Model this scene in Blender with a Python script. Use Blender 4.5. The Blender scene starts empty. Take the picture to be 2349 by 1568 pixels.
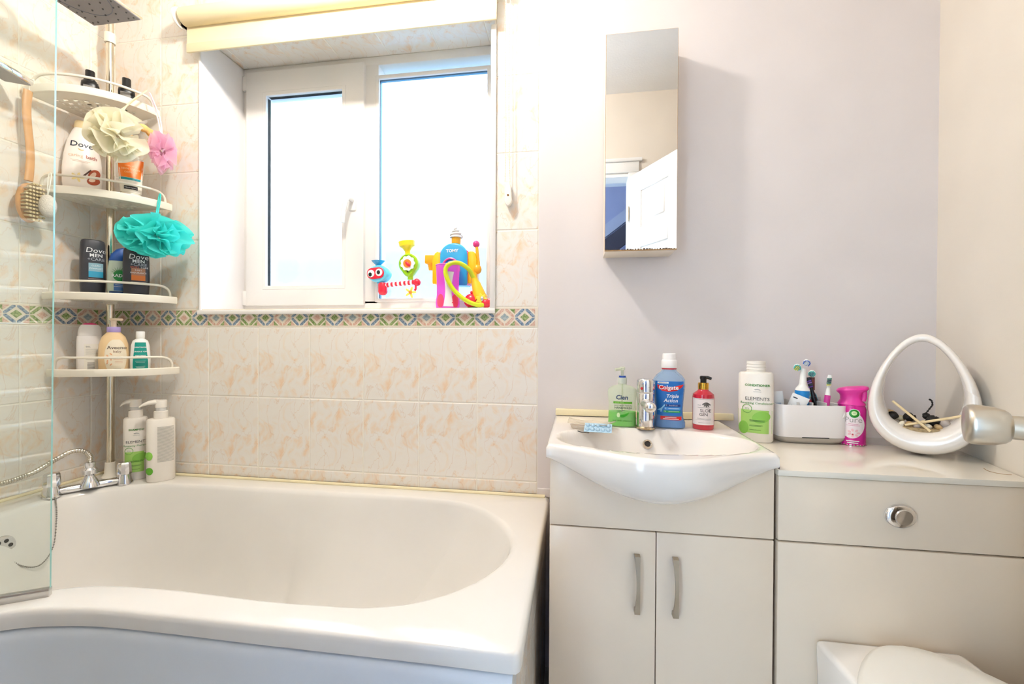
import bpy, bmesh, math, random
from math import pi, sin, cos, radians, sqrt, atan2
from mathutils import Vector, Matrix

random.seed(7)
scene = bpy.context.scene
COL = scene.collection

# ---------------------------------------------------------------- camera
def setup_camera():
    f, yaw, pitch, roll = 982.66, -.1505, -.0068, .0054
    F = Vector((sin(yaw)*cos(pitch), cos(yaw)*cos(pitch), sin(pitch)))
    r = Vector((cos(yaw), -sin(yaw), 0)); u = r.cross(F)
    R = r*cos(roll)+u*sin(roll); U = u*cos(roll)-r*sin(roll)
    cd = bpy.data.cameras.new('camera'); cd.sensor_width = 36; cd.lens = f/2349*36
    cd.clip_start = .02; cd.clip_end = 60
    co = bpy.data.objects.new('camera', cd); COL.objects.link(co)
    m = Matrix((R, U, -F)).transposed().to_4x4(); m.translation = Vector((1.7646, -1.3941, 1.0717))
    co.matrix_world = m
    scene.camera = co
setup_camera()

# ---------------------------------------------------------------- world, lights, exposure
LAMP_STRENGTH = 400
LAMP_COLOR = (1, .95, .88)
SKY_COLOR = (.58, .79, 1.0)
SKY_STRENGTH = 5.2
w = bpy.data.worlds.new('daylight'); scene.world = w; w.use_nodes = True
bgn = w.node_tree.nodes['Background']; bgn.inputs[0].default_value = (*SKY_COLOR, 1); bgn.inputs[1].default_value = SKY_STRENGTH
scene.view_settings.view_transform = 'Standard'
scene.view_settings.look = 'None'
scene.view_settings.exposure = 0.29
scene.view_settings.gamma = 1
scene.view_settings.use_curve_mapping = False
scene.cycles.max_bounces = 7
scene.cycles.diffuse_bounces = 4
scene.cycles.glossy_bounces = 3
scene.cycles.use_adaptive_sampling = True
scene.cycles.adaptive_threshold = .3
scene.cycles.adaptive_min_samples = 24
scene.cycles.transmission_bounces = 4
scene.cycles.transparent_max_bounces = 14
scene.cycles.caustics_reflective = False
scene.cycles.sample_clamp_indirect = 6

# ---------------------------------------------------------------- materials
def lin(c):
    if isinstance(c, str):
        c = tuple(int(c[i:i+2], 16)/255 for i in (0, 2, 4))
    return tuple((x/12.92 if x <= .04045 else ((x+.055)/1.055)**2.4) for x in c)
MATS = {}
def mat(name, col, rough=.4, metal=0, var=.03, vscale=8, coat=0, spec=.5, trans=0, alpha=1, bump=0, bscale=60, sss=0, emit=None, transl=0, tint=None):
    if name in MATS: return MATS[name]
    m = bpy.data.materials.new(name); m.use_nodes = True; MATS[name] = m
    nt = m.node_tree; N = nt.nodes; L = nt.links
    p = N['Principled BSDF']; c = lin(col)
    tc = N.new('ShaderNodeTexCoord')
    nz = N.new('ShaderNodeTexNoise'); nz.inputs['Scale'].default_value = vscale; nz.inputs['Detail'].default_value = 0
    L.new(tc.outputs['Object'], nz.inputs['Vector'])
    mx = N.new('ShaderNodeMix'); mx.data_type = 'RGBA'
    mx.inputs[6].default_value = (*[x*(1-var) for x in c], 1); mx.inputs[7].default_value = (*[min(1, x*(1+var)) for x in c], 1)
    L.new(nz.outputs['Fac'], mx.inputs[0]); L.new(mx.outputs[2], p.inputs['Base Color'])
    p.inputs['Roughness'].default_value = rough; p.inputs['Metallic'].default_value = metal
    p.inputs['Coat Weight'].default_value = coat; p.inputs['Specular IOR Level'].default_value = spec
    p.inputs['Coat Roughness'].default_value = .06
    p.inputs['Transmission Weight'].default_value = trans
    if sss: p.inputs['Subsurface Weight'].default_value = sss; p.inputs['Subsurface Radius'].default_value = (.01, .008, .006)
    if bump:
        b = N.new('ShaderNodeBump'); b.inputs['Strength'].default_value = bump; b.inputs['Distance'].default_value = .002
        n2 = N.new('ShaderNodeTexNoise'); n2.inputs['Scale'].default_value = bscale; n2.inputs['Detail'].default_value = 1
        L.new(tc.outputs['Object'], n2.inputs['Vector']); L.new(n2.outputs['Fac'], b.inputs['Height']); L.new(b.outputs[0], p.inputs['Normal'])
    if emit:
        p.inputs['Emission Color'].default_value = (*lin(emit[0]), 1); p.inputs['Emission Strength'].default_value = emit[1]
    out = N['Material Output']; sh = p.outputs[0]
    if transl:
        t = N.new('ShaderNodeBsdfTranslucent'); L.new(mx.outputs[2], t.inputs[0])
        ms = N.new('ShaderNodeMixShader'); ms.inputs[0].default_value = transl
        L.new(sh, ms.inputs[1]); L.new(t.outputs[0], ms.inputs[2]); sh = ms.outputs[0]
    if alpha < 1:
        t = N.new('ShaderNodeBsdfTransparent'); t.inputs[0].default_value = (*(tint or [.5+.5*x for x in c]), 1)
        ms = N.new('ShaderNodeMixShader'); ms.inputs[0].default_value = alpha
        L.new(t.outputs[0], ms.inputs[1]); L.new(sh, ms.inputs[2]); sh = ms.outputs[0]
    L.new(sh, out.inputs[0])
    return m

def thin_glass(name, tint, rough=.02, base_refl=.04):
    m = bpy.data.materials.new(name); m.use_nodes = True; MATS[name] = m
    nt = m.node_tree; N = nt.nodes; L = nt.links; N.remove(N['Principled BSDF'])
    t = N.new('ShaderNodeBsdfTransparent'); t.inputs[0].default_value = (*tint, 1)
    g = N.new('ShaderNodeBsdfGlossy'); g.inputs['Roughness'].default_value = rough
    lw = N.new('ShaderNodeLayerWeight'); lw.inputs[0].default_value = .5
    pw = N.new('ShaderNodeMath'); pw.operation = 'POWER'; pw.inputs[1].default_value = 5
    ma = N.new('ShaderNodeMath'); ma.operation = 'MULTIPLY_ADD'; ma.inputs[1].default_value = 1-base_refl; ma.inputs[2].default_value = base_refl
    L.new(lw.outputs['Facing'], pw.inputs[0]); L.new(pw.outputs[0], ma.inputs[0])
    ms = N.new('ShaderNodeMixShader')
    L.new(ma.outputs[0], ms.inputs[0]); L.new(t.outputs[0], ms.inputs[1]); L.new(g.outputs[0], ms.inputs[2])
    L.new(ms.outputs[0], N['Material Output'].inputs[0])
    return m

def frosted(name):
    m = bpy.data.materials.new(name); m.use_nodes = True; MATS[name] = m
    nt = m.node_tree; N = nt.nodes; L = nt.links; N.remove(N['Principled BSDF'])
    t = N.new('ShaderNodeBsdfTranslucent'); t.inputs[0].default_value = (.93, .97, 1, 1)
    g = N.new('ShaderNodeBsdfRefraction'); g.inputs['Roughness'].default_value = .8; g.inputs['IOR'].default_value = 1.02
    g.inputs[0].default_value = (.95, .98, 1, 1)
    ms = N.new('ShaderNodeMixShader'); ms.inputs[0].default_value = .7
    L.new(t.outputs[0], ms.inputs[1]); L.new(g.outputs[0], ms.inputs[2])
    L.new(ms.outputs[0], N['Material Output'].inputs[0])
    return m

def tile_mat():
    m = bpy.data.materials.new('marbled peach tile'); m.use_nodes = True; MATS['tile'] = m
    nt = m.node_tree; N = nt.nodes; L = nt.links; p = N['Principled BSDF']
    tc = N.new('ShaderNodeTexCoord')
    nz = N.new('ShaderNodeTexNoise'); nz.inputs['Scale'].default_value = 13; nz.inputs['Detail'].default_value = 6
    nz.inputs['Roughness'].default_value = .55; nz.inputs['Distortion'].default_value = 1.6
    L.new(tc.outputs['Object'], nz.inputs['Vector'])
    r = N.new('ShaderNodeValToRGB'); e = r.color_ramp.elements
    e[0].position = .47; e[0].color = (*lin('f4ede3'), 1); e[1].position = .82; e[1].color = (*lin('f0c08c'), 1)
    a = e.new(.56); a.color = (*lin('f4e8d9'), 1); b = e.new(.67); b.color = (*lin('f4dabd'), 1)
    L.new(nz.outputs['Fac'], r.inputs[0])
    # faint hairline veins
    n3 = N.new('ShaderNodeTexNoise'); n3.inputs['Scale'].default_value = 16; n3.inputs['Detail'].default_value = 4; n3.inputs['Distortion'].default_value = .8
    mp = N.new('ShaderNodeMapping'); mp.inputs['Rotation'].default_value = (0, .6, 0); mp.inputs['Scale'].default_value = (1, 1, .45); mp.inputs['Location'].default_value = (.31, .1, .7)
    L.new(tc.outputs['Object'], mp.inputs[0]); L.new(mp.outputs[0], n3.inputs['Vector'])
    s = N.new('ShaderNodeMath'); s.operation = 'SUBTRACT'; s.inputs[1].default_value = .5
    ab = N.new('ShaderNodeMath'); ab.operation = 'ABSOLUTE'
    rr = N.new('ShaderNodeMapRange'); rr.inputs[1].default_value = 0; rr.inputs[2].default_value = .012; rr.inputs[3].default_value = .35; rr.inputs[4].default_value = 0
    L.new(n3.outputs['Fac'], s.inputs[0]); L.new(s.outputs[0], ab.inputs[0]); L.new(ab.outputs[0], rr.inputs[0])
    mx = N.new('ShaderNodeMix'); mx.data_type = 'RGBA'; mx.inputs[7].default_value = (*lin('dcae80'), 1)
    L.new(rr.outputs[0], mx.inputs[0]); L.new(r.outputs[0], mx.inputs[6]); L.new(mx.outputs[2], p.inputs['Base Color'])
    p.inputs['Roughness'].default_value = .22
    return m

def mottled(name, c1, c2, scale=160):
    m = bpy.data.materials.new(name); m.use_nodes = True; MATS[name] = m
    nt = m.node_tree; N = nt.nodes; L = nt.links; p = N['Principled BSDF']
    tc = N.new('ShaderNodeTexCoord'); nz = N.new('ShaderNodeTexNoise'); nz.inputs['Scale'].default_value = scale; nz.inputs['Detail'].default_value = 5
    L.new(tc.outputs['Object'], nz.inputs['Vector'])
    r = N.new('ShaderNodeValToRGB'); e = r.color_ramp.elements
    e[0].position = .38; e[0].color = (*lin(c1), 1); e[1].position = .62; e[1].color = (*lin(c2), 1)
    L.new(nz.outputs['Fac'], r.inputs[0]); L.new(r.outputs[0], p.inputs['Base Color']); p.inputs['Roughness'].default_value = .25
    return m

TILE = tile_mat()
GROUT = mat('grout', 'f6f0e2', .8)
PAINT = mat('lilac white wall paint', 'e6dedb', .6, bump=.05, bscale=220)
PAINT2 = mat('warm white wall paint', 'e8ddce', .6, bump=.05, bscale=220)
CEIL = mat('textured ceiling paint', 'f8f8f8', .8, bump=.6, bscale=90)
PVC = mat('white upvc', 'f3eee9', .25)
ACRY = mat('bath acrylic', 'efeae3', .16, coat=.3)
PANELM = mat('bath panel plastic', 'e9eef4', .25)
CERAM = mat('white ceramic', 'f5ede4', .08, coat=.5)
CAB = mat('gloss cream cabinet', 'f1dfc8', .18, coat=.3)
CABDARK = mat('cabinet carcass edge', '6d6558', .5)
CHROME = mat('chrome', 'e4e4e6', .06, 1, var=.01)
STEEL = mat('brushed steel', 'c6bdae', .28, 1)
BRONZE = mat('satin nickel handle', 'b3a692', .35, 1)
SILIC = mat('yellowed silicone', 'f2e4bc', .5)
WHITEP = mat('white plastic', 'f6f1e8', .3)
CREAMP = mat('cream enamel', 'f6eedd', .3)
BLACKP = mat('black plastic', '0e0d0f', .3)
GREYP = mat('grey plastic', '9a9894', .45)
BLACKI = mat('black ink', '14161c', .5)
GREYI = mat('grey ink', '8a8682', .6)
GREENI = mat('green ink', '3f8a2c', .5)
WHITEI = mat('white ink', 'f4f4f4', .5)
GLASS = thin_glass('clear screen glass', (.955, .985, .965), .0, .075)
GLASSE = mat('glass edge', '8fc3bb', .15)
WGLASS = thin_glass('clear window glass', (.97, .985, .99))
FROST = frosted('frosted window glass')
BLIND = mat('cream roller blind fabric', 'f9ebc6', .75, transl=.2)
WOOD = mat('beech wood', 'd9a066', .45, var=.12, vscale=30)

# ---------------------------------------------------------------- builders
def link(o, parent=None):
    COL.objects.link(o)
    if parent: o.parent = parent
    return o
def empty(name, loc=(0, 0, 0), rotz=0, label=None, cat=None, group=None, kind=None, rot=None):
    o = bpy.data.objects.new(name, None); link(o); o.location = loc; o.rotation_euler = rot or (0, 0, rotz)
    o.empty_display_size = .02
    return tag(o, label, cat, group, kind)
def tag(o, label=None, cat=None, group=None, kind=None):
    if label: o['label'] = label
    if cat: o['category'] = cat
    if group: o['group'] = group
    if kind: o['kind'] = kind
    return o
def mobj(name, V, Fc, m, parent=None, smooth=True, loc=None, ang=38, idx=None, rot=None):
    me = bpy.data.meshes.new(name); me.from_pydata([tuple(v) for v in V], [], Fc); 
    ms = m if isinstance(m, (list, tuple)) else [m]
    for q in ms: me.materials.append(q)
    if idx: me.polygons.foreach_set('material_index', idx)
    me.update()
    bm = bmesh.new(); bm.from_mesh(me); bmesh.ops.recalc_face_normals(bm, faces=bm.faces); bm.to_mesh(me); bm.free()
    if smooth:
        me.polygons.foreach_set('use_smooth', [True]*len(me.polygons)); me.set_sharp_from_angle(angle=radians(ang))
    o = bpy.data.objects.new(name, me); link(o, parent)
    if loc: o.location = loc
    if rot: o.rotation_euler = rot
    return o
def box_geo(x0, x1, y0, y1, z0, z1, bev=0, seg=2):
    bm = bmesh.new(); bmesh.ops.create_cube(bm, size=1)
    for v in bm.verts:
        v.co = Vector(((x0+x1)/2+v.co.x*(x1-x0), (y0+y1)/2+v.co.y*(y1-y0), (z0+z1)/2+v.co.z*(z1-z0)))
    if bev: bmesh.ops.bevel(bm, geom=bm.edges[:], offset=bev, segments=seg, affect='EDGES', profile=.5)
    bm.verts.index_update()
    V = [v.co.copy() for v in bm.verts]; Fc = [[v.index for v in f.verts] for f in bm.faces]; bm.free()
    return V, Fc
def box(name, x0, x1, y0, y1, z0, z1, m, parent=None, bev=0, seg=2, **k):
    V, Fc = box_geo(x0, x1, y0, y1, z0, z1, bev, seg)
    return mobj(name, V, Fc, m, parent, smooth=bool(bev), **k)
def join(*gs):
    V = []; Fc = []
    for v, f in gs:
        n = len(V); V += list(v); Fc += [[i+n for i in q] for q in f]
    return V, Fc
def xf(g, M):
    return [M @ Vector(v) for v in g[0]], g[1]
def loft_geo(loops, cap0=True, cap1=True, closed=True):
    n = len(loops[0]); V = [Vector(p) for l in loops for p in l]; Fc = []
    for k in range(len(loops)-1):
        for i in range(n if closed else n-1):
            j = (i+1) % n
            Fc.append([k*n+i, k*n+j, (k+1)*n+j, (k+1)*n+i])
    if cap0: Fc.append(list(range(n))[::-1])
    if cap1: Fc.append([(len(loops)-1)*n+i for i in range(n)])
    return V, Fc
def sup_loop(hw, hd, z, n=2, N=36, cx=0, cy=0):
    out = []
    for i in range(N):
        a = 2*pi*i/N; c = cos(a); s = sin(a)
        out.append((cx+hw*math.copysign(abs(c)**(2/n), c), cy+hd*math.copysign(abs(s)**(2/n), s), z))
    return out
def lathe_geo(prof, N=28, sx=1, sy=1, cx=0, cy=0):
    return loft_geo([[(cx+max(r, 1e-5)*sx*cos(2*pi*i/N), cy+max(r, 1e-5)*sy*sin(2*pi*i/N), z) for i in range(N)] for r, z in prof])
def lathe(name, prof, m, parent=None, N=28, sx=1, sy=1, cx=0, cy=0, **k):
    return mobj(name, *lathe_geo(prof, N, sx, sy, cx, cy), m, parent, **k)
def axis_M(p0, p1):
    d = (Vector(p1)-Vector(p0)); q = Vector((0, 0, 1)).rotation_difference(d.normalized())
    return Matrix.Translation(Vector(p0)) @ q.to_matrix().to_4x4(), d.length
def rod_geo(p0, p1, prof=None, r=.01, N=16):
    M, l = axis_M(p0, p1)
    prof = prof or [(r, 0), (r, 1)]
    return xf(lathe_geo([(a, b*l) for a, b in prof], N), M)
def cr(pts, n=8, closed=False):
    P = [Vector(p) for p in pts]; out = []; L = len(P)
    rng = range(L if closed else L-1)
    for i in rng:
        if closed: a, b, c, d = P[i-1], P[i], P[(i+1) % L], P[(i+2) % L]
        else: a, b, c, d = P[max(i-1, 0)], P[i], P[i+1], P[min(i+2, L-1)]
        for k in range(n):
            t = k/n
            out.append(.5*((2*b)+(c-a)*t+(2*a-5*b+4*c-d)*t*t+(3*b-a-3*c+d)*t**3))
    if not closed: out.append(P[-1])
    return out
def tube_geo(pts, r, N=10, closed=False):
    P = [Vector(p) for p in pts]; n = len(P); loops = []
    R = r if callable(r) else (lambda t: r)
    t0 = (P[1]-P[0]).normalized(); up = Vector((0, 0, 1)) if abs(t0.z) < .9 else Vector((1, 0, 0))
    nx = t0.cross(up).normalized()
    for i in range(n):
        if closed: t = (P[(i+1) % n]-P[i-1]).normalized()
        else: t = (P[min(i+1, n-1)]-P[max(i-1, 0)]).normalized()
        nx = (nx-t*nx.dot(t)).normalized(); ny = t.cross(nx)
        rr = R(i/max(1, n-1))
        loops.append([P[i]+nx*rr*cos(2*pi*k/N)+ny*rr*sin(2*pi*k/N) for k in range(N)])
    if closed: loops.append(loops[0])
    return loft_geo(loops, not closed, not closed)
def tube(name, pts, r, m, parent=None, N=10, closed=False, **k):
    return mobj(name, *tube_geo(pts, r, N, closed), m, parent, **k)
def sphere_geo(c, rx, ry=None, rz=None, N=16, Mn=10):
    ry = ry or rx; rz = rz or rx
    g = lathe_geo([(sin(pi*i/Mn), -cos(pi*i/Mn)) for i in range(Mn+1)], N)
    return [Vector((c[0]+v.x*rx, c[1]+v.y*ry, c[2]+v.z*rz)) for v in g[0]], g[1]
def sphere(name, c, rx, m, parent=None, ry=None, rz=None, N=16, Mn=10, **k):
    return mobj(name, *sphere_geo(c, rx, ry, rz, N, Mn), m, parent, **k)
def prism_geo(out, y0, y1):
    """outline in (x, z), extruded along y"""
    n = len(out); V = [(x, y0, z) for x, z in out]+[(x, y1, z) for x, z in out]
    Fc = [list(range(n)), [n+i for i in range(n)][::-1]]+[[i, (i+1) % n, n+(i+1) % n, n+i] for i in range(n)]
    return V, Fc
def prism(name, out, y0, y1, m, parent=None, bev=0, **k):
    g = prism_geo(out, y0, y1)
    if bev:
        bm = bmesh.new(); vs = [bm.verts.new(v) for v in g[0]]
        for f in g[1]: bm.faces.new([vs[i] for i in f])
        bmesh.ops.recalc_face_normals(bm, faces=bm.faces)
        es = [e for e in bm.edges if abs(e.verts[0].co.y-e.verts[1].co.y) < 1e-7]
        bmesh.ops.bevel(bm, geom=es, offset=bev, segments=2, affect='EDGES', profile=.5)
        bm.verts.index_update(); g = ([v.co.copy() for v in bm.verts], [[v.index for v in f.verts] for f in bm.faces]); bm.free()
    return mobj(name, *g, m, parent, **k)
def ring_frame(x0, x1, z0, z1, wl, wr, wb, wt, y0, y1):
    """rectangular frame in the xz plane with separate rail widths"""
    o = [(x0, z0), (x1, z0), (x1, z1), (x0, z1)]; i = [(x0+wl, z0+wb), (x1-wr, z0+wb), (x1-wr, z1-wt), (x0+wl, z1-wt)]
    V = [(x, y0, z) for x, z in o]+[(x, y0, z) for x, z in i]+[(x, y1, z) for x, z in o]+[(x, y1, z) for x, z in i]; Fc = []
    for k in range(4):
        j = (k+1) % 4
        Fc += [[k, j, 4+j, 4+k], [8+k, 8+j, 12+j, 12+k], [k, j, 8+j, 8+k], [4+k, 4+j, 12+j, 12+k]]
    return V, Fc
def bevel_geo(g, off, seg=2):
    bm = bmesh.new(); vs = [bm.verts.new(v) for v in g[0]]
    for f in g[1]: bm.faces.new([vs[i] for i in f])
    bmesh.ops.recalc_face_normals(bm, faces=bm.faces)
    es = [e for e in bm.edges if len(e.link_faces) == 2 and e.calc_face_angle(0) > .5]
    bmesh.ops.bevel(bm, geom=es, offset=off, segments=seg, affect='EDGES', profile=.5)
    bm.verts.index_update(); r = ([v.co.copy() for v in bm.verts], [[v.index for v in f.verts] for f in bm.faces]); bm.free()
    return r

# text -> flat geometry in (x, z)
def text_geo(s, size, bold=0, shear=0, align='CENTER', spacing=1, xs=1):
    cu = bpy.data.curves.new('t', 'FONT'); cu.body = s; cu.size = size; cu.offset = bold; cu.shear = shear
    cu.resolution_u = 2; cu.align_x = align; cu.space_character = spacing; cu.fill_mode = 'FRONT'
    ob = bpy.data.objects.new('t', cu); me = bpy.data.meshes.new_from_object(ob)
    V = [(v.co.x*xs, v.co.y) for v in me.vertices]; Fc = [list(p.vertices) for p in me.polygons]
    bpy.data.objects.remove(ob); bpy.data.curves.remove(cu); bpy.data.meshes.remove(me)
    return V, Fc
class Shell:
    """bottle wall made of superellipse sections (z, half width, half depth, power); front faces -y"""
    def __init__(s, secs): s.secs = secs
    def at(s, z):
        S = s.secs
        if z <= S[0][0]: return S[0][1:]
        for a, b in zip(S, S[1:]):
            if z <= b[0]:
                t = (z-a[0])/max(1e-9, b[0]-a[0]); return tuple(p+(q-p)*t for p, q in zip(a[1:], b[1:]))
        return S[-1][1:]
    def mesh(s, name, m, parent, N=44, **k):
        return mobj(name, *loft_geo([sup_loop(hw, hd, z, n, N) for z, hw, hd, n in s.secs]), m, parent, **k)
    def pt(s, x, z, off=.0006):
        hw, hd, n = s.at(z); q = min(.985, abs(x)/hw)
        return (x, -hd*(1-q**n)**(1/n)-off, z)
    def patch(s, name, z0, z1, left, right, m, parent, nz=14, nx=10, off=.0005):
        L = left if callable(left) else (lambda z: left); R = right if callable(right) else (lambda z: right)
        V = []; Fc = []
        for i in range(nz+1):
            z = z0+(z1-z0)*i/nz
            for j in range(nx+1): V.append(s.pt(L(z)+(R(z)-L(z))*j/nx, z, off))
        for i in range(nz):
            for j in range(nx):
                a = i*(nx+1)+j; Fc.append([a, a+1, a+nx+2, a+nx+1])
        return mobj(name, V, Fc, m, parent)
    def text(s, txt, x, z, size, m, parent, off=.0009, name='lettering', **k):
        V, Fc = text_geo(txt, size, **k)
        return mobj(name, [s.pt(x+a, z+b, off) for a, b in V], Fc, m, parent, smooth=False)
    def poly(s, name, pts, m, parent, off=.0008):
        """star-shaped polygon on the front, fan from the centre"""
        cx = sum(p[0] for p in pts)/len(pts); cz = sum(p[1] for p in pts)/len(pts); n = len(pts)
        V = [s.pt(cx, cz, off)]; Fc = []
        q = 5
        for t in range(1, q+1): V += [s.pt(cx+(x-cx)*t/q, cz+(z-cz)*t/q, off) for x, z in pts]
        for i in range(n):
            j = (i+1) % n; Fc.append([0, 1+i, 1+j])
            for t in range(q-1): Fc.append([1+t*n+i, 1+(t+1)*n+i, 1+(t+1)*n+j, 1+t*n+j])
        return mobj(name, V, Fc, m, parent)
    def bars(s, rows, m, parent, h=.0009, name='fine_print', off=.0009):
        V = []; Fc = []
        for x0, x1, z in rows:
            for k in range(6):
                a = x0+(x1-x0)*k/6; b = x0+(x1-x0)*(k+1)/6; n = len(V)
                V += [s.pt(a, z, off), s.pt(b, z, off), s.pt(b, z+h, off), s.pt(a, z+h, off)]; Fc.append([n, n+1, n+2, n+3])
        return mobj(name, V, Fc, m, parent, smooth=False)
def ell(cx, cz, rx, rz, n=20, a=0):
    return [(cx+rx*cos(t)*cos(a)-rz*sin(t)*sin(a), cz+rx*cos(t)*sin(a)+rz*sin(t)*cos(a)) for t in [2*pi*i/n for i in range(n)]]

# ================================================================ THE ROOM
XR, PX, PZ = 1.6388, .203, .253      # right end of the tiling, tile pitch
ZB0, ZB1 = 1.110, 1.177              # decorative border
X0W, X1W, Z0W, Z1W = .3876, 1.495, 1.158, 2.185   # window opening
CEILZ = 2.49
YN = -1.36                           # inner face of the wall behind the camera

def wall_geo():
    gs = []; idx = []
    def add(a, mi):
        gs.append(box_geo(*a)); idx.extend([mi]*6)
    add((-.12, X0W, .003, .30, -.05, 2.52), 0); add((X1W, XR, .003, .30, -.05, 2.52), 0)
    add((X0W, X1W, .003, .30, -.05, Z0W), 0); add((X0W, X1W, .003, .30, Z1W, 2.52), 0)
    add((XR, 2.95, .003, .30, -.05, 2.52), 1)
    return join(*gs), idx
(g, ix) = wall_geo()
wall_back = mobj('wall_back', *g, [GROUT, PAINT], smooth=False, idx=ix)
tag(wall_back, 'window wall, peach marbled tiles on the left and lilac white paint on the right', 'wall', kind='structure')
box('wall_plinth', XR+.001, 1.695, -.004, .003, .56, .585, PAINT, wall_back)

def tile_mesh(w, h, name='tile'):
    V, Fc = box_geo(-w/2, w/2, 0, .006, -h/2, h/2)
    # pillowed front edge
    b = .0022
    V = [Vector((-w/2, .006, -h/2)), Vector((w/2, .006, -h/2)), Vector((w/2, .006, h/2)), Vector((-w/2, .006, h/2)),
         Vector((-w/2, .0012, -h/2)), Vector((w/2, .0012, -h/2)), Vector((w/2, .0012, h/2)), Vector((-w/2, .0012, h/2)),
         Vector((-w/2+b, 0, -h/2+b)), Vector((w/2-b, 0, -h/2+b)), Vector((w/2-b, 0, h/2-b)), Vector((-w/2+b, 0, h/2-b))]
    Fc = []
    for k in (0, 4):
        for i in range(4):
            j = (i+1) % 4; Fc.append([k+i, k+j, k+4+j, k+4+i])
    Fc.append([8, 9, 10, 11])
    me = bpy.data.meshes.new(name); me.from_pydata([tuple(v) for v in V], [], Fc); me.materials.append(TILE); me.update()
    bm = bmesh.new(); bm.from_mesh(me); bmesh.ops.recalc_face_normals(bm, faces=bm.faces)
    if bm.faces[-1].normal.y > 0:
        bmesh.ops.reverse_faces(bm, faces=bm.faces)
    bm.to_mesh(me); bm.free()
    return me
_tm = {}
def put_tile(parent, M, w, h, flip):
    """M maps local tile plane (x, z, front -y) to the wall"""
    k = (round(w, 3), round(h, 3))
    if k not in _tm: _tm[k] = tile_mesh(w, h)
    o = bpy.data.objects.new('tile', _tm[k]); link(o, parent)
    o.matrix_local = M @ (Matrix.Rotation(pi, 4, 'Y') if flip else Matrix())
GR = .003
def tile_field(parent, frame, cols, rows, holes=()):
    """cols/rows: lists of (a, b) intervals in wall coordinates; frame(u, v) -> matrix"""
    for c, (u0, u1) in enumerate(cols):
        for r, (v0, v1) in enumerate(rows):
            rects = [(u0, u1, v0, v1)]
            for hu0, hu1, hv0, hv1 in holes:
                nr = []
                for a, b, c0, d in rects:
                    if b <= hu0 or a >= hu1 or d <= hv0 or c0 >= hv1: nr.append((a, b, c0, d)); continue
                    if c0 < hv0: nr.append((a, b, c0, hv0))
                    if d > hv1: nr.append((a, b, hv1, d))
                    m0, m1 = max(c0, hv0), min(d, hv1)
                    if a < hu0: nr.append((a, hu0, m0, m1))
                    if b > hu1: nr.append((hu1, b, m0, m1))
                rects = nr
            fl = random.random() < .42
            for a, b, c0, d in rects:
                if b-a < .008 or d-c0 < .008: continue
                put_tile(parent, frame((a+b)/2, (c0+d)/2), b-a-GR, d-c0-GR, fl)
cols = []
x = XR
while x > 0.001:
    cols.append((max(0, x-PX), x)); x -= PX
rows = []
z = ZB0
while z > .50: rows.append((max(.5625, z-PZ), z)); z -= PZ
z = ZB1
while z < CEILZ: rows.append((z, min(CEILZ, z+PZ))); z += PZ
back_f = lambda u, v: Matrix.Translation((u, .0018, v))
tile_field(wall_back, back_f, cols, rows, holes=[(X0W, X1W, Z0W, Z1W)])
# soffit of the window recess
scols = [(max(X0W, a), min(X1W, b)) for a, b in cols if b > X0W and a < X1W]
tile_field(wall_back, lambda u, v: Matrix.Translation((u, v, Z1W-.0012)) @ Matrix.Rotation(pi/2, 4, 'X'), scols, [(.002, .205)])

# left wall
wall_left = box('wall_left', -.15, -.0025, YN-.1, .3, -.05, 2.52, [GROUT], None)
tag(wall_left, 'peach tiled wall at the tap end of the bath', 'wall', kind='structure')
lcols = []; y = -.070
lcols.append((-.070, -.0035))
while y > -.95: lcols.append((y-PX, y)); y -= PX
left_f = lambda u, v: Matrix.Translation((-.0012, u, v)) @ Matrix.Rotation(pi/2, 4, 'Z')
tile_field(wall_left, left_f, lcols, rows)
box('paint_panel', -.0024, .002, YN, y, .0, CEILZ, PAINT2, wall_left)

# decorative border: four printed lozenges on each border tile
BGREEN = mottled('border green', '6d8a4a', 'b4bd86'); BBLUE = mottled('border blue', '5d7690', 'a9b6c0')
BGREY = mottled('border grey blue', '93a3a8', 'bcc4c2'); BPINK = mottled('border pink', 'd3a38c', 'e6c9b6')
BCREAM = mat('border cream', 'efe3d0', .25)
CW = .0673; BH = ZB1-ZB0
def border_geo(n, start):
    mats = [BCREAM, BGREEN, BBLUE, BGREY, BPINK]; V = []; Fc = []; idx = []
    W = n*CW
    b = box_geo(-W/2+.0006, W/2-.0006, 0, .006, -BH/2+.001, BH/2-.001); V += b[0]; Fc += b[1]; idx += [0]*len(b[1])
    sch = {'G': (1, 2), 'B': (3, 4), 'P': (4, 1)}
    hh = BH/2-.006
    def poly(pts, mi):
        k = len(V); V.extend([Vector((px, -.0004, pz)) for px, pz in pts]); Fc.append(list(range(k, k+len(pts)))); idx.append(mi)
    seq = 'PGBG'
    for i in range(n):
        c = -W/2+CW*(i+.5); d, br = sch[seq[(start+i) % 4]]
        a = CW/2
        s = .46; poly([(c-a*s, 0), (c, -hh*s*1.05), (c+a*s, 0), (c, hh*s*1.05)], d)
        for sx in (-1, 1):
            for sz in (-1, 1):
                # bar lying along the edge of the large lozenge
                p = [(.05, .80), (.05, 1), (.30, 1), (.95, .22), (.95, .04), (.72, .04)]
                poly([(c+sx*a*q, sz*hh*r) for q, r in p], br)
                poly([(c+sx*a*q, sz*hh*r) for q, r in [(.48, 1), (1.0, 1), (1.0, .40)]], 1 if d != 1 else 4)
    return V, Fc, mats, idx
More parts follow.
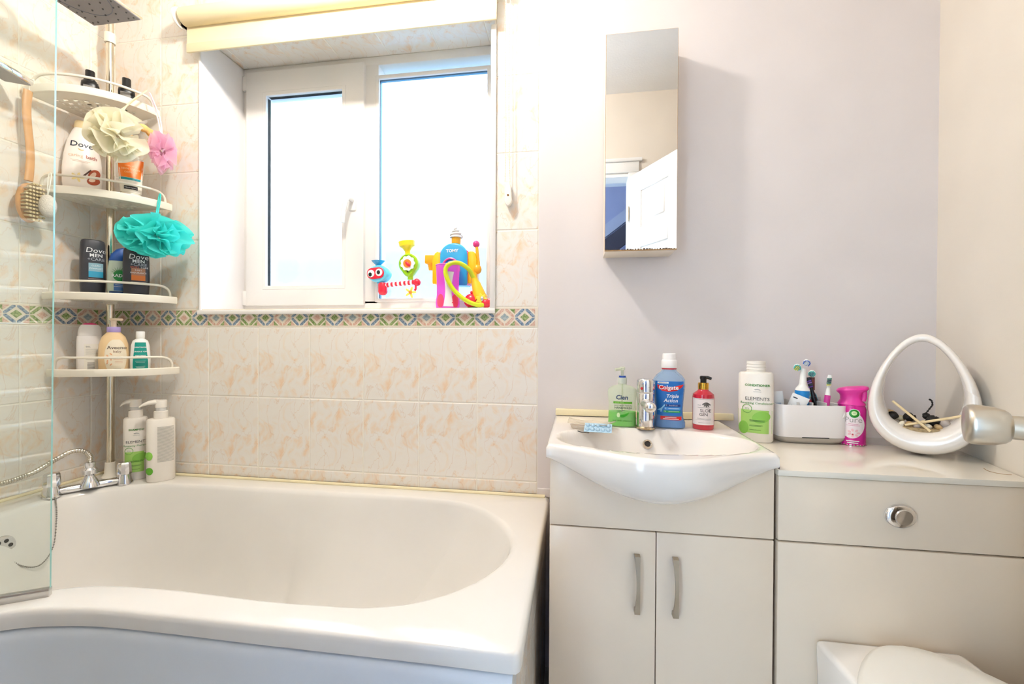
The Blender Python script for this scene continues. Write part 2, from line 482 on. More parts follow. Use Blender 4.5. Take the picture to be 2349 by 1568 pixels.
def border_run(parent, frame, u_start, u_end):
    """runs from u_end down to u_start with whole tiles of four cells"""
    u = u_end; k = 0; cache = {}
    while u > u_start+.02:
        n = min(4, int((u-u_start)/CW+.0001))
        if n < 1: break
        if n not in cache:
            V, Fc, ms, idx = border_geo(n, 4-n)
            o = mobj('border_tile', V, Fc, ms, parent, smooth=False, idx=idx); cache[n] = o.data
        else:
            o = bpy.data.objects.new('border_tile', cache[n]); link(o, parent)
        o.matrix_local = frame(u-n*CW/2, (ZB0+ZB1)/2)
        u -= n*CW
    return u
# cells read from the right: green, blue, green, pink
u = border_run(wall_back, lambda a, b: back_f(a, b), 0.0, XR-.010)
box('border_tile', XR-.0096, XR-.0006, .0018, .0078, ZB0+.001, ZB1-.001, BCREAM, wall_back)
border_run(wall_left, lambda a, b: left_f(a, b), -1.0, .021)

# right wall (it runs slightly in towards the room), ceiling, floor
def slab(name, pts, z0, z1, m):
    n = len(pts); V = [(x, y, z0) for x, y in pts]+[(x, y, z1) for x, y in pts]
    Fc = [list(range(n)), [n+i for i in range(n)]]+[[i, (i+1) % n, n+(i+1) % n, n+i] for i in range(n)]
    return mobj(name, V, Fc, m, smooth=False)
tag(slab('wall_right', [(2.783, .003), (2.674, -.40), (2.674, YN-.1), (2.95, YN-.1), (2.95, .003)], -.05, 2.52, PAINT2), 'plain warm white wall beside the toilet unit', 'wall', kind='structure')
tag(box('ceiling', -.15, 3.4, -3.4, .3, CEILZ, CEILZ+.1, CEIL), 'white textured ceiling', 'ceiling', kind='structure')
FLOORM = mat('pale grey vinyl floor', 'cfcdcc', .4, var=.06, vscale=5)
tag(box('floor', -.15, 3.4, -3.4, .3, -.05, 0, FLOORM), 'pale grey vinyl floor', 'floor', kind='structure')
DX0, DX1, DZ = 1.27, 2.05, 2.03
g = join(box_geo(-.15, DX0, YN-.1, YN, 0, CEILZ), box_geo(DX1, 2.95, YN-.1, YN, 0, CEILZ), box_geo(DX0, DX1, YN-.1, YN, DZ, CEILZ))
tag(mobj('wall_front', *g, PAINT2, smooth=False), 'beige wall with the doorway, seen in the mirror', 'wall', kind='structure')
g = join(bevel_geo(box_geo(DX0-.06, DX0, YN, YN+.015, 0, DZ), .004), bevel_geo(box_geo(DX1, DX1+.06, YN, YN+.015, 0, DZ), .004), bevel_geo(box_geo(DX0-.06, DX1+.06, YN, YN+.015, DZ, DZ+.06), .004),
         bevel_geo(box_geo(DX0-.075, DX1+.075, YN, YN+.025, DZ+.06, DZ+.08), .004),
         box_geo(DX0, DX0+.02, YN-.1, YN, 0, DZ), box_geo(DX0, DX1, YN-.1, YN, DZ-.02, DZ))
GLOSSW = mat('white gloss woodwork', 'f4f2ee', .3)
tag(mobj('trim_1', *g, GLOSSW), 'white door frame and moulding round the doorway', 'door frame', kind='structure')
# hallway beyond
HALL = mat('dusky blue hall paint', 'a3a7c8', .7)
tag(box('wall_hall', .9, 3.4, -3.0, -2.9, 0, CEILZ, HALL), 'dusky blue hallway wall', 'wall', kind='structure')
tag(box('wall_hall_side', 3.0, 3.1, -2.9, YN-.1, 0, CEILZ, HALL), 'end wall of the hallway', 'wall', kind='structure')
st = empty('staircase', (1.6, -2.6, 0), label='dark staircase with pale sloping stringer beyond the doorway', cat='staircase')
def incl(x0, x1, z0, z1, t):  # sloped bar outline in xz
    return [(x0, z0), (x1, z1), (x1, z1+t), (x0, z0+t)]
PALEB = mat('pale painted stringer', 'a9aec6', .5); DARKS = mat('dark stair panelling', '3a3746', .6)  # pale stringer paint, dark panelling and balusters below it
prism('stringer', incl(-.4, 1.2, 1.35, 2.55, .11), -.03, .03, PALEB, st)
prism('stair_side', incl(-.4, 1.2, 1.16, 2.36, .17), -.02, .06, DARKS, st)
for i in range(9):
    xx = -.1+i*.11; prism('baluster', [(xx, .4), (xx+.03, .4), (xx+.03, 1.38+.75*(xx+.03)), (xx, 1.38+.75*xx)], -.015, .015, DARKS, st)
prism('stair_skirt', incl(-.4, 1.2, .0, 1.25, .14), -.03, .03, PALEB, st)

# door leaf, hinged on the right jamb and open into the room
ang = atan2(.64, .35)
dl = empty('door_1', (2.055, -1.335, 0), ang, 'open white panelled bathroom door with a brushed steel knob', 'door', kind='structure')
DW, DH, DT = .73, 2.0, .038
gs = [box_geo(0, DW, -DT+.008, -.008, .01, DH)]
st_w = .10
def bar(x0, x1, z0, z1): gs.append(bevel_geo(box_geo(x0, x1, -DT, 0, z0, z1), .003, 1))
bar(0, st_w, .01, DH); bar(DW-st_w, DW, .01, DH); bar(DW/2-.045, DW/2+.045, .01, DH)
for z0, z1 in ((.01, .2), (.88, 1.02), (1.58, 1.69), (DH-.11, DH)): bar(st_w, DW/2-.045, z0, z1); bar(DW/2+.045, DW-st_w, z0, z1)
mobj('leaf', *join(*gs), GLOSSW, dl)
for x0, x1 in ((st_w, DW/2-.045), (DW/2+.045, DW-st_w)):
    for z0, z1 in ((.2, .88), (1.02, 1.58), (1.69, DH-.11)):
        V, Fc = box_geo(x0+.03, x1-.03, -DT+.002, -.002, z0+.03, z1-.03); 
        mobj('door_panel', *bevel_geo((V, Fc), .006, 1), GLOSSW, dl)
for hz in (.25, 1.75): lathe('hinge', [(.006, hz), (.006, hz+.08)], STEEL, dl, N=10, cx=-.004, cy=.004)
def knob(s):
    KZ, KX = .958, DW-.067
    prof = [(.026, 0), (.026, .004), (.0155, .006), (.0155, .043), (.019, .0445), (.0225, .049), (.0255, .058), (.0270, .070), (.0272, .078), (.0262, .083), (.0235, .0855), (.010, .087), (0, .0873)]
    p0 = (KX, 0 if s > 0 else -DT, KZ); p1 = (KX, .087 if s > 0 else -DT-.087, KZ)
    M, l = axis_M(p0, p1)
    return mobj('knob', *xf(lathe_geo(prof, 36), M), STEEL, dl, ang=50)
knob(1); knob(-1)

# ceiling lamp over the bath: the main warm light of the room
cl = empty('ceiling_light', (1.13, -.53, CEILZ), label='round ceiling lamp with a bare warm bulb above the bath', cat='lamp')
lathe('base', [(.045, 0), (.045, -.008), (.02, -.014), (.006, -.016), (.006, -.094), (.016, -.095), (.016, -.108)], WHITEP, cl)
BULB = mat('glowing bulb', 'ffffff', .5); p = BULB.node_tree.nodes['Principled BSDF']
p.inputs['Emission Color'].default_value = (*LAMP_COLOR, 1); p.inputs['Emission Strength'].default_value = LAMP_STRENGTH
sphere('bulb', (0, 0, -.150), .045, BULB, cl)

# ---------------------------------------------------------------- window
win = empty('window_1', (0, 0, 0), label='white frosted two-light window in a deep recess', cat='window', kind='structure')
FY = .205
mobj('outer_frame', *bevel_geo(ring_frame(X0W, X1W, Z0W+.018, Z1W, .03, .062, .045, .035, FY, FY+.07), .003), PVC, win)
box('mullion', .918, .984, FY, FY+.07, Z0W+.05, Z1W-.03, PVC, win, bev=.003)
# left opening sash
sa = mobj('sash', *bevel_geo(ring_frame(.412, .930, 1.203, 2.160, .088, .088, .076, .10, FY-.016, FY+.045), .004), PVC, win)
mobj('glazing_bead', *bevel_geo(ring_frame(.488, .854, 1.268, 2.074, .016, .016, .016, .016, FY-.0175, FY-.010), .002, 1), PVC, win)
SPACER = mat('glazing spacer', '17455a', .3); SPACER2 = mat('spacer seal', '5fa8d0', .3)
def glazing(x0, x1, z0, z1, y):
    pn = box('pane', x0-.006, x1+.006, y, y+.004, z0-.006, z1+.006, WGLASS, win)
    mobj('spacer_bar', *ring_frame(x0-.004, x1+.004, z0-.004, z1+.004, .004, .004, .004, .004, y+.0045, y+.011), SPACER, win, smooth=False)
    mobj('spacer_seal', *ring_frame(x0-.004, x1+.004, z0-.004, z1+.004, .004, .004, .004, .004, y+.0112, y+.021), SPACER2, win, smooth=False)
    fr = mobj('frosted_pane', [(x0-.006, y+.0215, z0-.006), (x1+.006, y+.0215, z0-.006), (x1+.006, y+.0215, z1+.006), (x0-.006, y+.0215, z1+.006)], [[0, 1, 2, 3]], FROST, win, smooth=False)
    tag(fr, 'frosted obscure glass pane')
glazing(.500, .842, 1.280, 2.060, FY-.004)
mobj('bead_frame', *bevel_geo(ring_frame(.972, 1.436, 1.215, 2.108, .014, .014, .014, .014, FY-.004, FY+.01), .003), PVC, win)
glazing(.986, 1.422, 1.229, 2.094, FY+.006)
# handle of the sash
hd = mobj('handle', *join(bevel_geo(box_geo(.868, .900, FY-.022, FY-.014, 1.575, 1.635), .004),
    tube_geo(cr([(.884, FY-.02, 1.616), (.884, FY-.05, 1.616), (.878, FY-.056, 1.60), (.868, FY-.056, 1.56), (.862, FY-.055, 1.52)], 6), lambda t: .010 if t < .4 else .0095, 12)), PVC, win)
tag(hd, 'white lever handle')
for zz in (1.205, 2.09): box('hinge_cover', .392, .414, FY-.012, FY+.004, zz, zz+.06, PVC, win, bev=.003)
# inner sill board, recess lining and corner beads
V = []; Fc = []
prof = [(-.010, 1.156), (-.0125, 1.163), (-.010, 1.171), (-.004, 1.1725), (FY+.02, 1.183), (FY+.02, 1.157)]
for xx in (X0W-.004, X1W+.002): V += [(xx, y_, z_) for y_, z_ in prof]
n = len(prof); Fc = [list(range(n)), [n+i for i in range(n)]]+[[i, (i+1) % n, n+(i+1) % n, n+i] for i in range(n)]
mobj('sill', V, Fc, PVC, win)
box('reveal_lining', X0W+.0005, X0W+.004, -.002, FY+.01, 1.172, Z1W-.006, mat('white recess lining', 'f2eeec', .45), win)
box('reveal_lining', X1W-.004, X1W-.0005, -.002, FY+.01, 1.172, Z1W-.006, MATS['white recess lining'], win)
box('corner_bead', X0W-.003, X0W+.003, -.006, .004, 1.165, Z1W, PVC, win, bev=.0012)
box('corner_bead', X1W-.016, X1W+.002, -.007, .002, 1.165, 2.105, PVC, win, bev=.002)
# outside: garden ground and an unseen wall added to dim the lower panes bluish
tag(box('ground_outside', -6, 8, .4, 12, -.4, -.3, mat('garden ground', '6f7565', .9)), 'garden ground outside the window', 'ground', kind='structure')
tag(box('wall_pane_dimmer', -6, 8, 3.2, 3.4, -.3, 2.1, mat('pane dimmer blue', '8ea6c8', .9)), 'unseen blue wall added outside to dim the lower window panes', 'wall', kind='structure')  # added out of view; its blue tone gives the frosted panes their gradient

# ---------------------------------------------------------------- roller blind
bl = empty('roller_blind', (.93, -.045, 2.21), label='cream roller blind rolled up above the window', cat='blind')
M = Matrix.Rotation(pi/2, 4, 'Y')
def xrod(x0, x1, y, z, prof): return xf(lathe_geo([(r, x0+(x1-x0)*t) for r, t in prof], 28), Matrix.Translation((0, y, z)) @ Matrix.Rotation(pi/2, 4, 'Y'))
mobj('roller', *xrod(-.565, .578, 0, .008, [(.030, 0), (.030, 1)]), BLIND, bl)
fb = mobj('fabric', *bevel_geo(box_geo(-.567, .573, .012, .0145, -.108, .0), .0008, 1), BLIND, bl)
mobj('hem_bar', *bevel_geo(box_geo(-.567, .573, .009, .0165, -.111, -.078), .003), BLIND, fb)
for sx in (-.585, .580): mobj('bracket', *join(xrod(sx, sx+.006, 0, .006, [(.034, 0), (.034, 1)]), box_geo(sx, sx+.006, 0, .042, -.02, .05)), WHITEP, bl)
# bead chain with its wall cleat
ch = empty('blind_chain', (1.541, -.012, 1.525), label='white bead chain loop held by a teardrop wall cleat beside the window', cat='chain')
Vb = []
pa = [(-.010+.002*sin(k*.05), -.012, -.0+.056+k*.0052) for k in range(115)]+[(.006-.0035*sin(k*.026)*1.5, -.010, .056+k*.0052) for k in range(115)]
gs = [sphere_geo(q, .0019, N=6, Mn=4) for q in pa]
mobj('beads', *join(*gs), mat('ivory beads', 'f2e6cc', .35), ch)
tube('cord', [(-.0095, -.012, .05), (-.009, -.012, .65)], .0006, WHITEP, ch, N=5); tube('cord', [(.006, -.010, .05), (.004, -.010, .65)], .0006, WHITEP, ch, N=5)
out = [(.013*cos(a)*(1 if sin(a) < 0 else .85), .006+(.028 if sin(a) < 0 else .05)*sin(a)) for a in [2*pi*i/28 for i in range(28)]]
mobj('cleat', *bevel_geo(prism_geo(out, -.012, .009), .003), WHITEP, ch)
mobj('screw', *xf(lathe_geo([(.0035, 0), (.003, .0015)], 10), Matrix.Translation((0, -.012, .012)) @ Matrix.Rotation(pi/2, 4, 'X')), mat('brass screw', '8a6134', .35, .8), ch)

# ================================================================ BATH
INNER = [(.1219, -.3966), (.116, -.335), (.130, -.270), (.158, -.205), (.2033, -.1556), (.2789, -.1164), (.3886, -.0935), (.54, -.0858), (.70, -.082), (.868, -.081),
         (1.054, -.079), (1.26, -.078), (1.428, -.1007), (1.526, -.177), (1.585, -.262), (1.607, -.3255), (1.6054, -.392), (1.583, -.463), (1.5335, -.5386), (1.454, -.600),
         (1.369, -.629), (1.28, -.637), (1.157, -.641), (1.058, -.638), (.953, -.636), (.8545, -.6396), (.789, -.648), (.740, -.664), (.690, -.690), (.62, -.732), (.5, -.772), (.35, -.772), (.22, -.705), (.145, -.56)]
FRONT = [(1.53, -.709), (1.2, -.713), (1.02, -.714), (.8816, -.718), (.797, -.730), (.7316, -.748), (.665, -.785), (.58, -.835), (.45, -.870), (.25, -.865), (.0045, -.81)]
def front_curve(n=8): return [Vector((1.66, -.710, 0))]+cr([(x, y, 0) for x, y in FRONT], n)
inn = [Vector((p.x, p.y, 0)) for p in cr([(x, y, 0) for x, y in INNER], 6, True)]
outp = [Vector((.0045, -.0045, 0)), Vector((1.678, -.0045, 0)), Vector((1.678, -.690, 0)), Vector((1.676, -.702, 0)), Vector((1.670, -.7085, 0))]+front_curve()
CC = Vector((.85, -.37, 0))
def radial(poly, a):
    d = Vector((cos(a), sin(a), 0)); best = None; n = len(poly)
    for i in range(n):
        p = poly[i]-CC; q = poly[(i+1) % n]-CC; e = q-p
        den = d.x*e.y-d.y*e.x
        if abs(den) < 1e-12: continue
        t = (p.x*e.y-p.y*e.x)/den; s_ = (p.x*d.y-p.y*d.x)/den
        if t > 0 and -1e-9 <= s_ <= 1+1e-9 and (best is None or t < best): best = t
    return best
angs = sorted(set([round(2*pi*i/150, 5) for i in range(150)]+[round(atan2(p.y-CC.y, p.x-CC.x) % (2*pi), 5) for p in outp]))
RO = [radial(outp, a) for a in angs]; RI = [radial(inn, a) for a in angs]
def loopr(rs, z): return [(CC.x+r*cos(a), CC.y+r*sin(a), z) for r, a in zip(rs, angs)]
RIM = .560
def ins(rs, d, slope=0): return [max(.03, r-d*(1+slope*max(0, cos(a)))) for r, a in zip(rs, angs)]
bt = empty('bathtub', (0, 0, 0), label='white shower bath with a curved wider end and grey looking front panel', cat='bath')
loops = [loopr(ins(RO, .02), RIM-.033), loopr(ins(RO, .0005), RIM-.033), loopr(RO, RIM-.030), loopr(RO, RIM-.012), loopr(ins(RO, .002), RIM-.005), loopr(ins(RO, .006), RIM-.001), loopr(ins(RO, .012), RIM),
         loopr([a+.014 for a in RI], RIM), loopr([a+.006 for a in RI], RIM-.001), loopr(RI, RIM-.005), loopr(ins(RI, .006), RIM-.014), loopr(ins(RI, .014, .4), RIM-.05),
         loopr(ins(RI, .035, 1.2), .42), loopr(ins(RI, .055, 2.0), .30), loopr(ins(RI, .085, 2.3), .215), loopr(ins(RI, .13, 2.0), .178), loopr(ins(RI, .2, 1.2), .165)]
mobj('tub', *loft_geo(loops, cap0=False), ACRY, bt, ang=60)
fc = front_curve(6)[1:]
fp = [(p.x, p.y-.002) for p in fc]; fp[0] = (1.664, -.710)
prof = [(.004, .0), (.002, .44), (0, .500), (0, .508), (.0015, .515), (.005, .5205), (.011, .523), (.03, .5235)]
mobj('front_panel', *loft_geo([[(x, y+d, z) for x, y in fp] for d, z in prof], False, False, closed=False), PANELM, bt, ang=60)
ep = box('end_panel', 1.655, 1.664, -.698, -.004, .0, .525, GROUT, bt)
for z0, z1 in ((.415, .524), (.162, .415), (.0, .162)):
    for y0, y1 in ((-.698, -.62), (-.62, -.417), (-.417, -.214), (-.214, -.011)):
        o = box('tile', 1.664, 1.669, y0+.0015, y1-.0015, z0+.0015, z1-.0015, TILE, ep)
# silicone bead along the walls
g = join(tube_geo([(.0095, -.80, .5625), (.0095, -.010, .5625)], .006, 8), tube_geo([(.006, -.0095, .5625), (1.665, -.0095, .5625)], .006, 8))
mobj('sealant_bead', *g, SILIC, bt)
# overflow plate with plug chain
ov = empty('o', (0, 0, 0)); bpy.data.objects.remove(ov)
Mo = Matrix.Translation((.140, -.405, .468)) @ Matrix.Rotation(radians(84), 4, 'Y') @ Matrix.Rotation(pi/2, 4, 'Z')
pl = mobj('overflow_plate', *xf(lathe_geo([(.0, .006), (.022, .006), (.030, .004), (.033, .0), (.033, -.004)], 32), Mo), CHROME, bt)
for k in range(6):
    a = k*pi/3; gq = xf(lathe_geo([(.0055, .0064), (.0055, .0060)], 12, cx=.017*cos(a), cy=.017*sin(a)), Mo); mobj('overflow_hole', *gq, BLACKP, pl)
chp = cr([(.150, -.400, .442), (.158, -.372, .400), (.168, -.335, .383), (.165, -.300, .420), (.150, -.280, .50), (.140, -.275, .548), (.132, -.274, .563), (.115, -.285, .563), (.104, -.288, .566)], 10)
cc = mobj('plug_chain', *join(*[sphere_geo(p, .0021, N=6, Mn=4) for p in chp]+[tube_geo(chp, .0008, 5)]), mat('steel ball chain', '8f8a80', .3, .9), bt)

# ---------------------------------------------------------------- bath mixer tap, hose, showers
ta = Vector((.105, -.262, .560)); tb = Vector((.202, -.118, .560)); td = (tb-ta).normalized(); ang_t = atan2(td.y, td.x); TL = (tb-ta).length
mx = empty('bath_mixer_tap', ((ta.x+tb.x)/2, (ta.y+tb.y)/2, .560), ang_t, 'chrome bath shower mixer with two lever knobs on the bath corner', 'tap')
h = TL/2
body = [sup_loop(.0, .0, 0)]
gs = []
secs = []
for i in range(25):
    t = -1+2*i/24; x = t*(h+.0); wd = .0125+.008*max(0, abs(t)-.55)/.45; hh = .020
    secs.append([(x, wd*cos(2*pi*k/20), .014+hh*.62*sin(2*pi*k/20)) for k in range(20)])
mobj('bar', *loft_geo(secs), CHROME, mx, ang=60)
for sx in (-1, 1):
    lathe('foot', [(.031, 0), (.031, .006), (.026, .022), (.0225, .034)], CHROME, mx, cx=sx*h, sx=.8)
    hn = lathe('handle', [(.0205, .034), (.0215, .040), (.0195, .070), (.0165, .075), (0, .076)], CHROME, mx, cx=sx*h, N=12, ang=20)
lathe('diverter', [(.028, .012), (.027, .018), (.019, .034), (.014, .043), (.012, .048), (.019, .055), (.0195, .068), (.013, .075), (.0145, .077), (.0145, .092), (.009, .094)], CHROME, mx, cx=.0)
mobj('lever', *tube_geo([(.0, -.0, .050), (.022, .028, .050)], .006, 10), CHROME, mx)
mc = Vector(((ta.x+tb.x)/2, (ta.y+tb.y)/2, .56))
hp = cr([(mc.x, mc.y, .652), (mc.x+.0, mc.y, .672), (mc.x-.006, mc.y-.014, .692), (mc.x-.018, mc.y-.04, .697), (mc.x-.03, mc.y-.075, .680), (mc.x-.045, mc.y-.13, .650), (.085, -.39, .640), (.065, -.45, .68), (.05, -.46, .80), (.05, -.43, 1.1), (.055, -.405, 1.5), (.06, -.40, 1.80)], 14)
V, Fc = tube_geo(hp, .0075, 10)
hs = empty('shower_hose', tuple(mc), label='ribbed metal shower hose curving from the bath mixer', cat='hose')
L = 0; loops = []; P = hp; nx = None
dense = []
for a, b in zip(hp, hp[1:]):
    k = max(1, int((b-a).length/.0017)); dense += [a.lerp(b, i/k) for i in range(k)]
cnt = [0]
def rr(t): cnt[0] += 1; return .0078 if cnt[0] % 3 else .0064
V, Fc = tube_geo([p-mc for p in dense], rr, 10); mobj('hose', V, Fc, mat('hose metal', 'c9c2b4', .22, 1), hs, ang=60)
# overhead square shower and riser on the tap wall
sh = empty('overhead_shower', (.05, -.43, 1.0), label='square chrome overhead shower head on a wall riser', cat='shower')
tube('riser', cr([(0, 0, .0), (0, 0, 1.06), (.012, .006, 1.125), (.05, .02, 1.145), (.14, .06, 1.147), (.205, .085, 1.142), (.22, .092, 1.118), (.22, .092, 1.108)], 8), .010, CHROME, sh, N=14)
hx0, hx1, hy0, hy1 = .177-.05, .364-.05, -.475+.43, -.192+.43
hdp = mobj('head', *bevel_geo(box_geo(hx0, hx1, hy0, hy1, 1.100, 1.109), .003), CHROME, sh)
SHG = mat('grey rubber nozzle plate', '8f8a88', .5)
fcp = box('face_plate', hx0+.004, hx1-.004, hy0+.004, hy1-.004, 1.0985, 1.1002, SHG, hdp)
cxx, cyy = (hx0+hx1)/2, (hy0+hy1)/2
mobj('oval_groove', *tube_geo([(cxx+.082*cos(a), cyy+.105*sin(a), 1.0985) for a in [2*pi*i/48 for i in range(48)]], .0009, 6, True), mat('groove', '6b7080', .4), hdp)
gs = []
for i in range(9):
    for j in range(12):
        x_ = hx0+.016+i*(hx1-hx0-.032)/8; y_ = hy0+.016+j*(hy1-hy0-.032)/11
        if (i+j) % 2 == 0 or abs(i-4) > 3: gs.append(lathe_geo([(.0026, 1.0987), (.0018, 1.0955)], 8, cx=x_, cy=y_))
mobj('nozzles', *join(*gs), mat('dark rubber nozzles', '5d5957', .5), hdp)['kind'] = 'stuff'
hh_ = empty('hand_shower', (.085, -.392, 1.86), label='small chrome hand shower head parked on the riser', cat='shower', rot=(radians(-6), radians(10), radians(8)))
mobj('head', *bevel_geo(box_geo(-.045, .045, -.02, .075, -.009, .009), .004), CHROME, hh_)
box('face_plate', -.041, .041, -.016, .071, -.0105, -.0085, SHG, hh_)
tube('grip', [(0, -.015, 0), (-.01, -.05, -.02), (-.015, -.06, -.09)], .011, CHROME, hh_)

# glass bath screen, curved along the wide end
gsn = empty('bath_screen', (.737, -.694, .567), label='curved clear glass bath screen with a bottom seal at the left edge', cat='screen')
gp = cr([(.737, -.694, 0), (.695, -.7197, 0), (.648, -.7465, 0), (.58, -.781, 0), (.50, -.812, 0), (.36, -.826, 0), (.20, -.822, 0), (.012, -.800, 0)], 6)
def screen(z0, z1, t, lean=.0145, off=0):
    V = []; n = len(gp)
    for zz in (z0, z1):
        for s_ in (0, 1):
            for i, p in enumerate(gp):
                tan = (gp[min(i+1, n-1)]-gp[max(i-1, 0)]).normalized(); nn = Vector((-tan.y, tan.x, 0))
                q = p+nn*(off+(t if s_ else 0)); le = lean*(zz-z0)*(1-i/(n-1))
                V.append((q.x-.737+le, q.y+.694, zz-.567))
    A = lambda zz, s_, i: (zz*2+s_)*n+i
    big = []; edge = []
    for i in range(n-1):
        big += [[A(0, 0, i), A(0, 0, i+1), A(1, 0, i+1), A(1, 0, i)], [A(0, 1, i), A(0, 1, i+1), A(1, 1, i+1), A(1, 1, i)]]
        edge += [[A(0, 0, i), A(0, 0, i+1), A(0, 1, i+1), A(0, 1, i)], [A(1, 0, i), A(1, 0, i+1), A(1, 1, i+1), A(1, 1, i)]]
    edge += [[A(0, 0, 0), A(0, 1, 0), A(1, 1, 0), A(1, 0, 0)], [A(0, 0, n-1), A(0, 1, n-1), A(1, 1, n-1), A(1, 0, n-1)]]
    return V, big+edge, [0]*len(big)+[1]*len(edge)
V, Fc, ix = screen(.571, 1.98, .006)
mobj('glass_pane', V, Fc, [GLASS, GLASSE], gsn, idx=ix)
SEAL = mat('clear vinyl seal', 'efe9e2', .3, alpha=.4)
V, Fc, ix = screen(.5605, .5765, .011, off=-.0025); mobj('bottom_seal', V, Fc, SEAL, gsn)
V, Fc, ix = screen(.5735, .5752, .0114, off=-.0027); mobj('seal_grime', V, Fc, mat('seal grime', '9d8f86', .6), gsn)
box('wall_channel', -.737+.003, -.737+.03, -.125, -.095, .02, 1.42, CHROME, gsn, bev=.003)

# chrome ladder towel rail on the wall behind the camera (its bars show in the screen glass)
tr = empty('towel_rail', (.80, YN, .55), label='chrome ladder towel rail on the wall behind the viewer', cat='towel rail')
for xx in (-.25, .25): tube('upright', [(xx, .055, 0), (xx, .055, 1.25)], .014, CHROME, tr, N=12)
for k in range(12): tube('rung', [(-.36, .075, .075+k*.095), (.36, .075, .075+k*.095)], .014, CHROME, tr, N=12)
for xx in (-.25, .25):
    for zz in (.1, 1.15): tube('wall_bracket', [(xx, .001, zz), (xx, .06, zz)], .008, WHITEP, tr, N=8)

# ================================================================ VANITY, BASIN, WC UNIT
CF = -.380
va = empty('vanity_unit', (1.949, -.19, 0), label='gloss cream vanity cabinet with two doors under the basin', cat='cabinet')
ox, oy = 1.949, -.19
def vb(name, x0, x1, y0, y1, z0, z1, m, par=va, **k): return box(name, x0-ox, x1-ox, y0-oy, y1-oy, z0, z1, m, par, **k)
mobj('carcass', *[([Vector((v[0]-ox, v[1]-oy, v[2])) for v in g_[0]], g_[1]) for g_ in [join(box_geo(1.706, 2.193, CF+.020, -.004, .08, .62), box_geo(1.706, 1.722, CF+.020, -.004, .62, .790), box_geo(2.177, 2.193, CF+.020, -.004, .62, .790), box_geo(1.722, 2.177, -.016, -.004, .62, .790))]][0], CAB, va, smooth=False)
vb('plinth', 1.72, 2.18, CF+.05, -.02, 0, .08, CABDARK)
vb('fascia', 1.7035, 2.195, CF, CF+.018, .6345, .800, CAB, bev=.0015)
HAND = []
for x0, x1, hx in ((1.7035, 1.9455, 1.9037), (1.9475, 2.195, 1.9873)):
    d = vb('door', x0, x1, CF, CF+.018, .085, .6315, CAB, bev=.0015)
    pts = [(hx, .580), (hx, .571), (hx, .55), (hx, .515), (hx, .48), (hx, .459), (hx, .450)]
    V = []; secs = []
    for k in range(17):
        t = k/16; zz = .580-.131*t; bow = sin(pi*t); wdt = .0062-.0026*bow
        yb = -.012-.010*bow; th = .004 if .08 < t < .92 else .012+.001
        cxo = hx+(.0014*bow)
        secs.append([(cxo-wdt-ox, CF+yb-th*.3-oy, zz), (cxo+wdt-ox, CF+yb-th*.3-oy, zz), (cxo+wdt-ox, CF+(yb+.005 if .1 < t < .9 else 0)-oy, zz), (cxo-wdt-ox, CF+(yb+.005 if .1 < t < .9 else 0)-oy, zz)])
    tag(mobj('handle', *loft_geo(secs), BRONZE, d, ang=50), 'curved satin nickel bow handle')

bs = empty('basin', (1.9475, -.20, .826), label='white ceramic bow-fronted basin on the vanity unit', cat='basin')
bx, by, bz = 1.9475, -.20, .826
Nu, Nv = 88, 64
def Yf(u): return -.392-.098*((1+cos(pi*u))/2)**.85
def bowl(x, y):
    cx, hx = 1.952, .226; cy = -.30; e = (x-cx)/hx
    ry = .128 if y < cy else .122
    # front edge of the bowl follows the bow
    rho = (abs(e)**2.3+abs((y-cy)/ry)**2.2)**(1/2.25)
    if rho >= 1.03: return 0
    r = min(rho/1.03, 1); return .15*(1-r**2.6)
V = []; Fc = []
for i in range(Nu+1):
    u = -1+2*i/Nu; x = bx+u*.2525
    for j in range(Nv+1):
        t = j/Nv; y = -.004+(Yf(u)+.004)*t
        z = 0-bowl(x, y)
        e = min((1-abs(u))*.2525, (1-t)*abs(Yf(u)))
        if e < .008: z -= .008-sqrt(max(0, .008**2-(.008-e)**2))
        V.append((x-bx, y-by, z))
idx = lambda i, j: i*(Nv+1)+j
for i in range(Nu):
    for j in range(Nv): Fc.append([idx(i, j), idx(i+1, j), idx(i+1, j+1), idx(i, j+1)])
# front skirt
K = 14; base = len(V)
for i in range(Nu+1):
    u = -1+2*i/Nu; x = u*.2525; zb = .7935-.0865*((1+cos(pi*u))/2)**.58
    for k in range(1, K+1):
        if k <= 3: y = Yf(u)-.0005*k; z = -.008-(.016)*k/3
        else:
            f_ = (k-3)/(K-3)*pi/2; y = -.380+(Yf(u)-.0015+.380)*cos(f_)**.9 if k < K else -.380; z = -.024+(zb-bz+.024)*sin(f_)
        V.append((x, y-by, z))
sk = lambda i, k: idx(i, Nv) if k == 0 else base+i*K+k-1
for i in range(Nu):
    for k in range(K): Fc.append([sk(i, k), sk(i+1, k), sk(i+1, k+1), sk(i, k+1)])
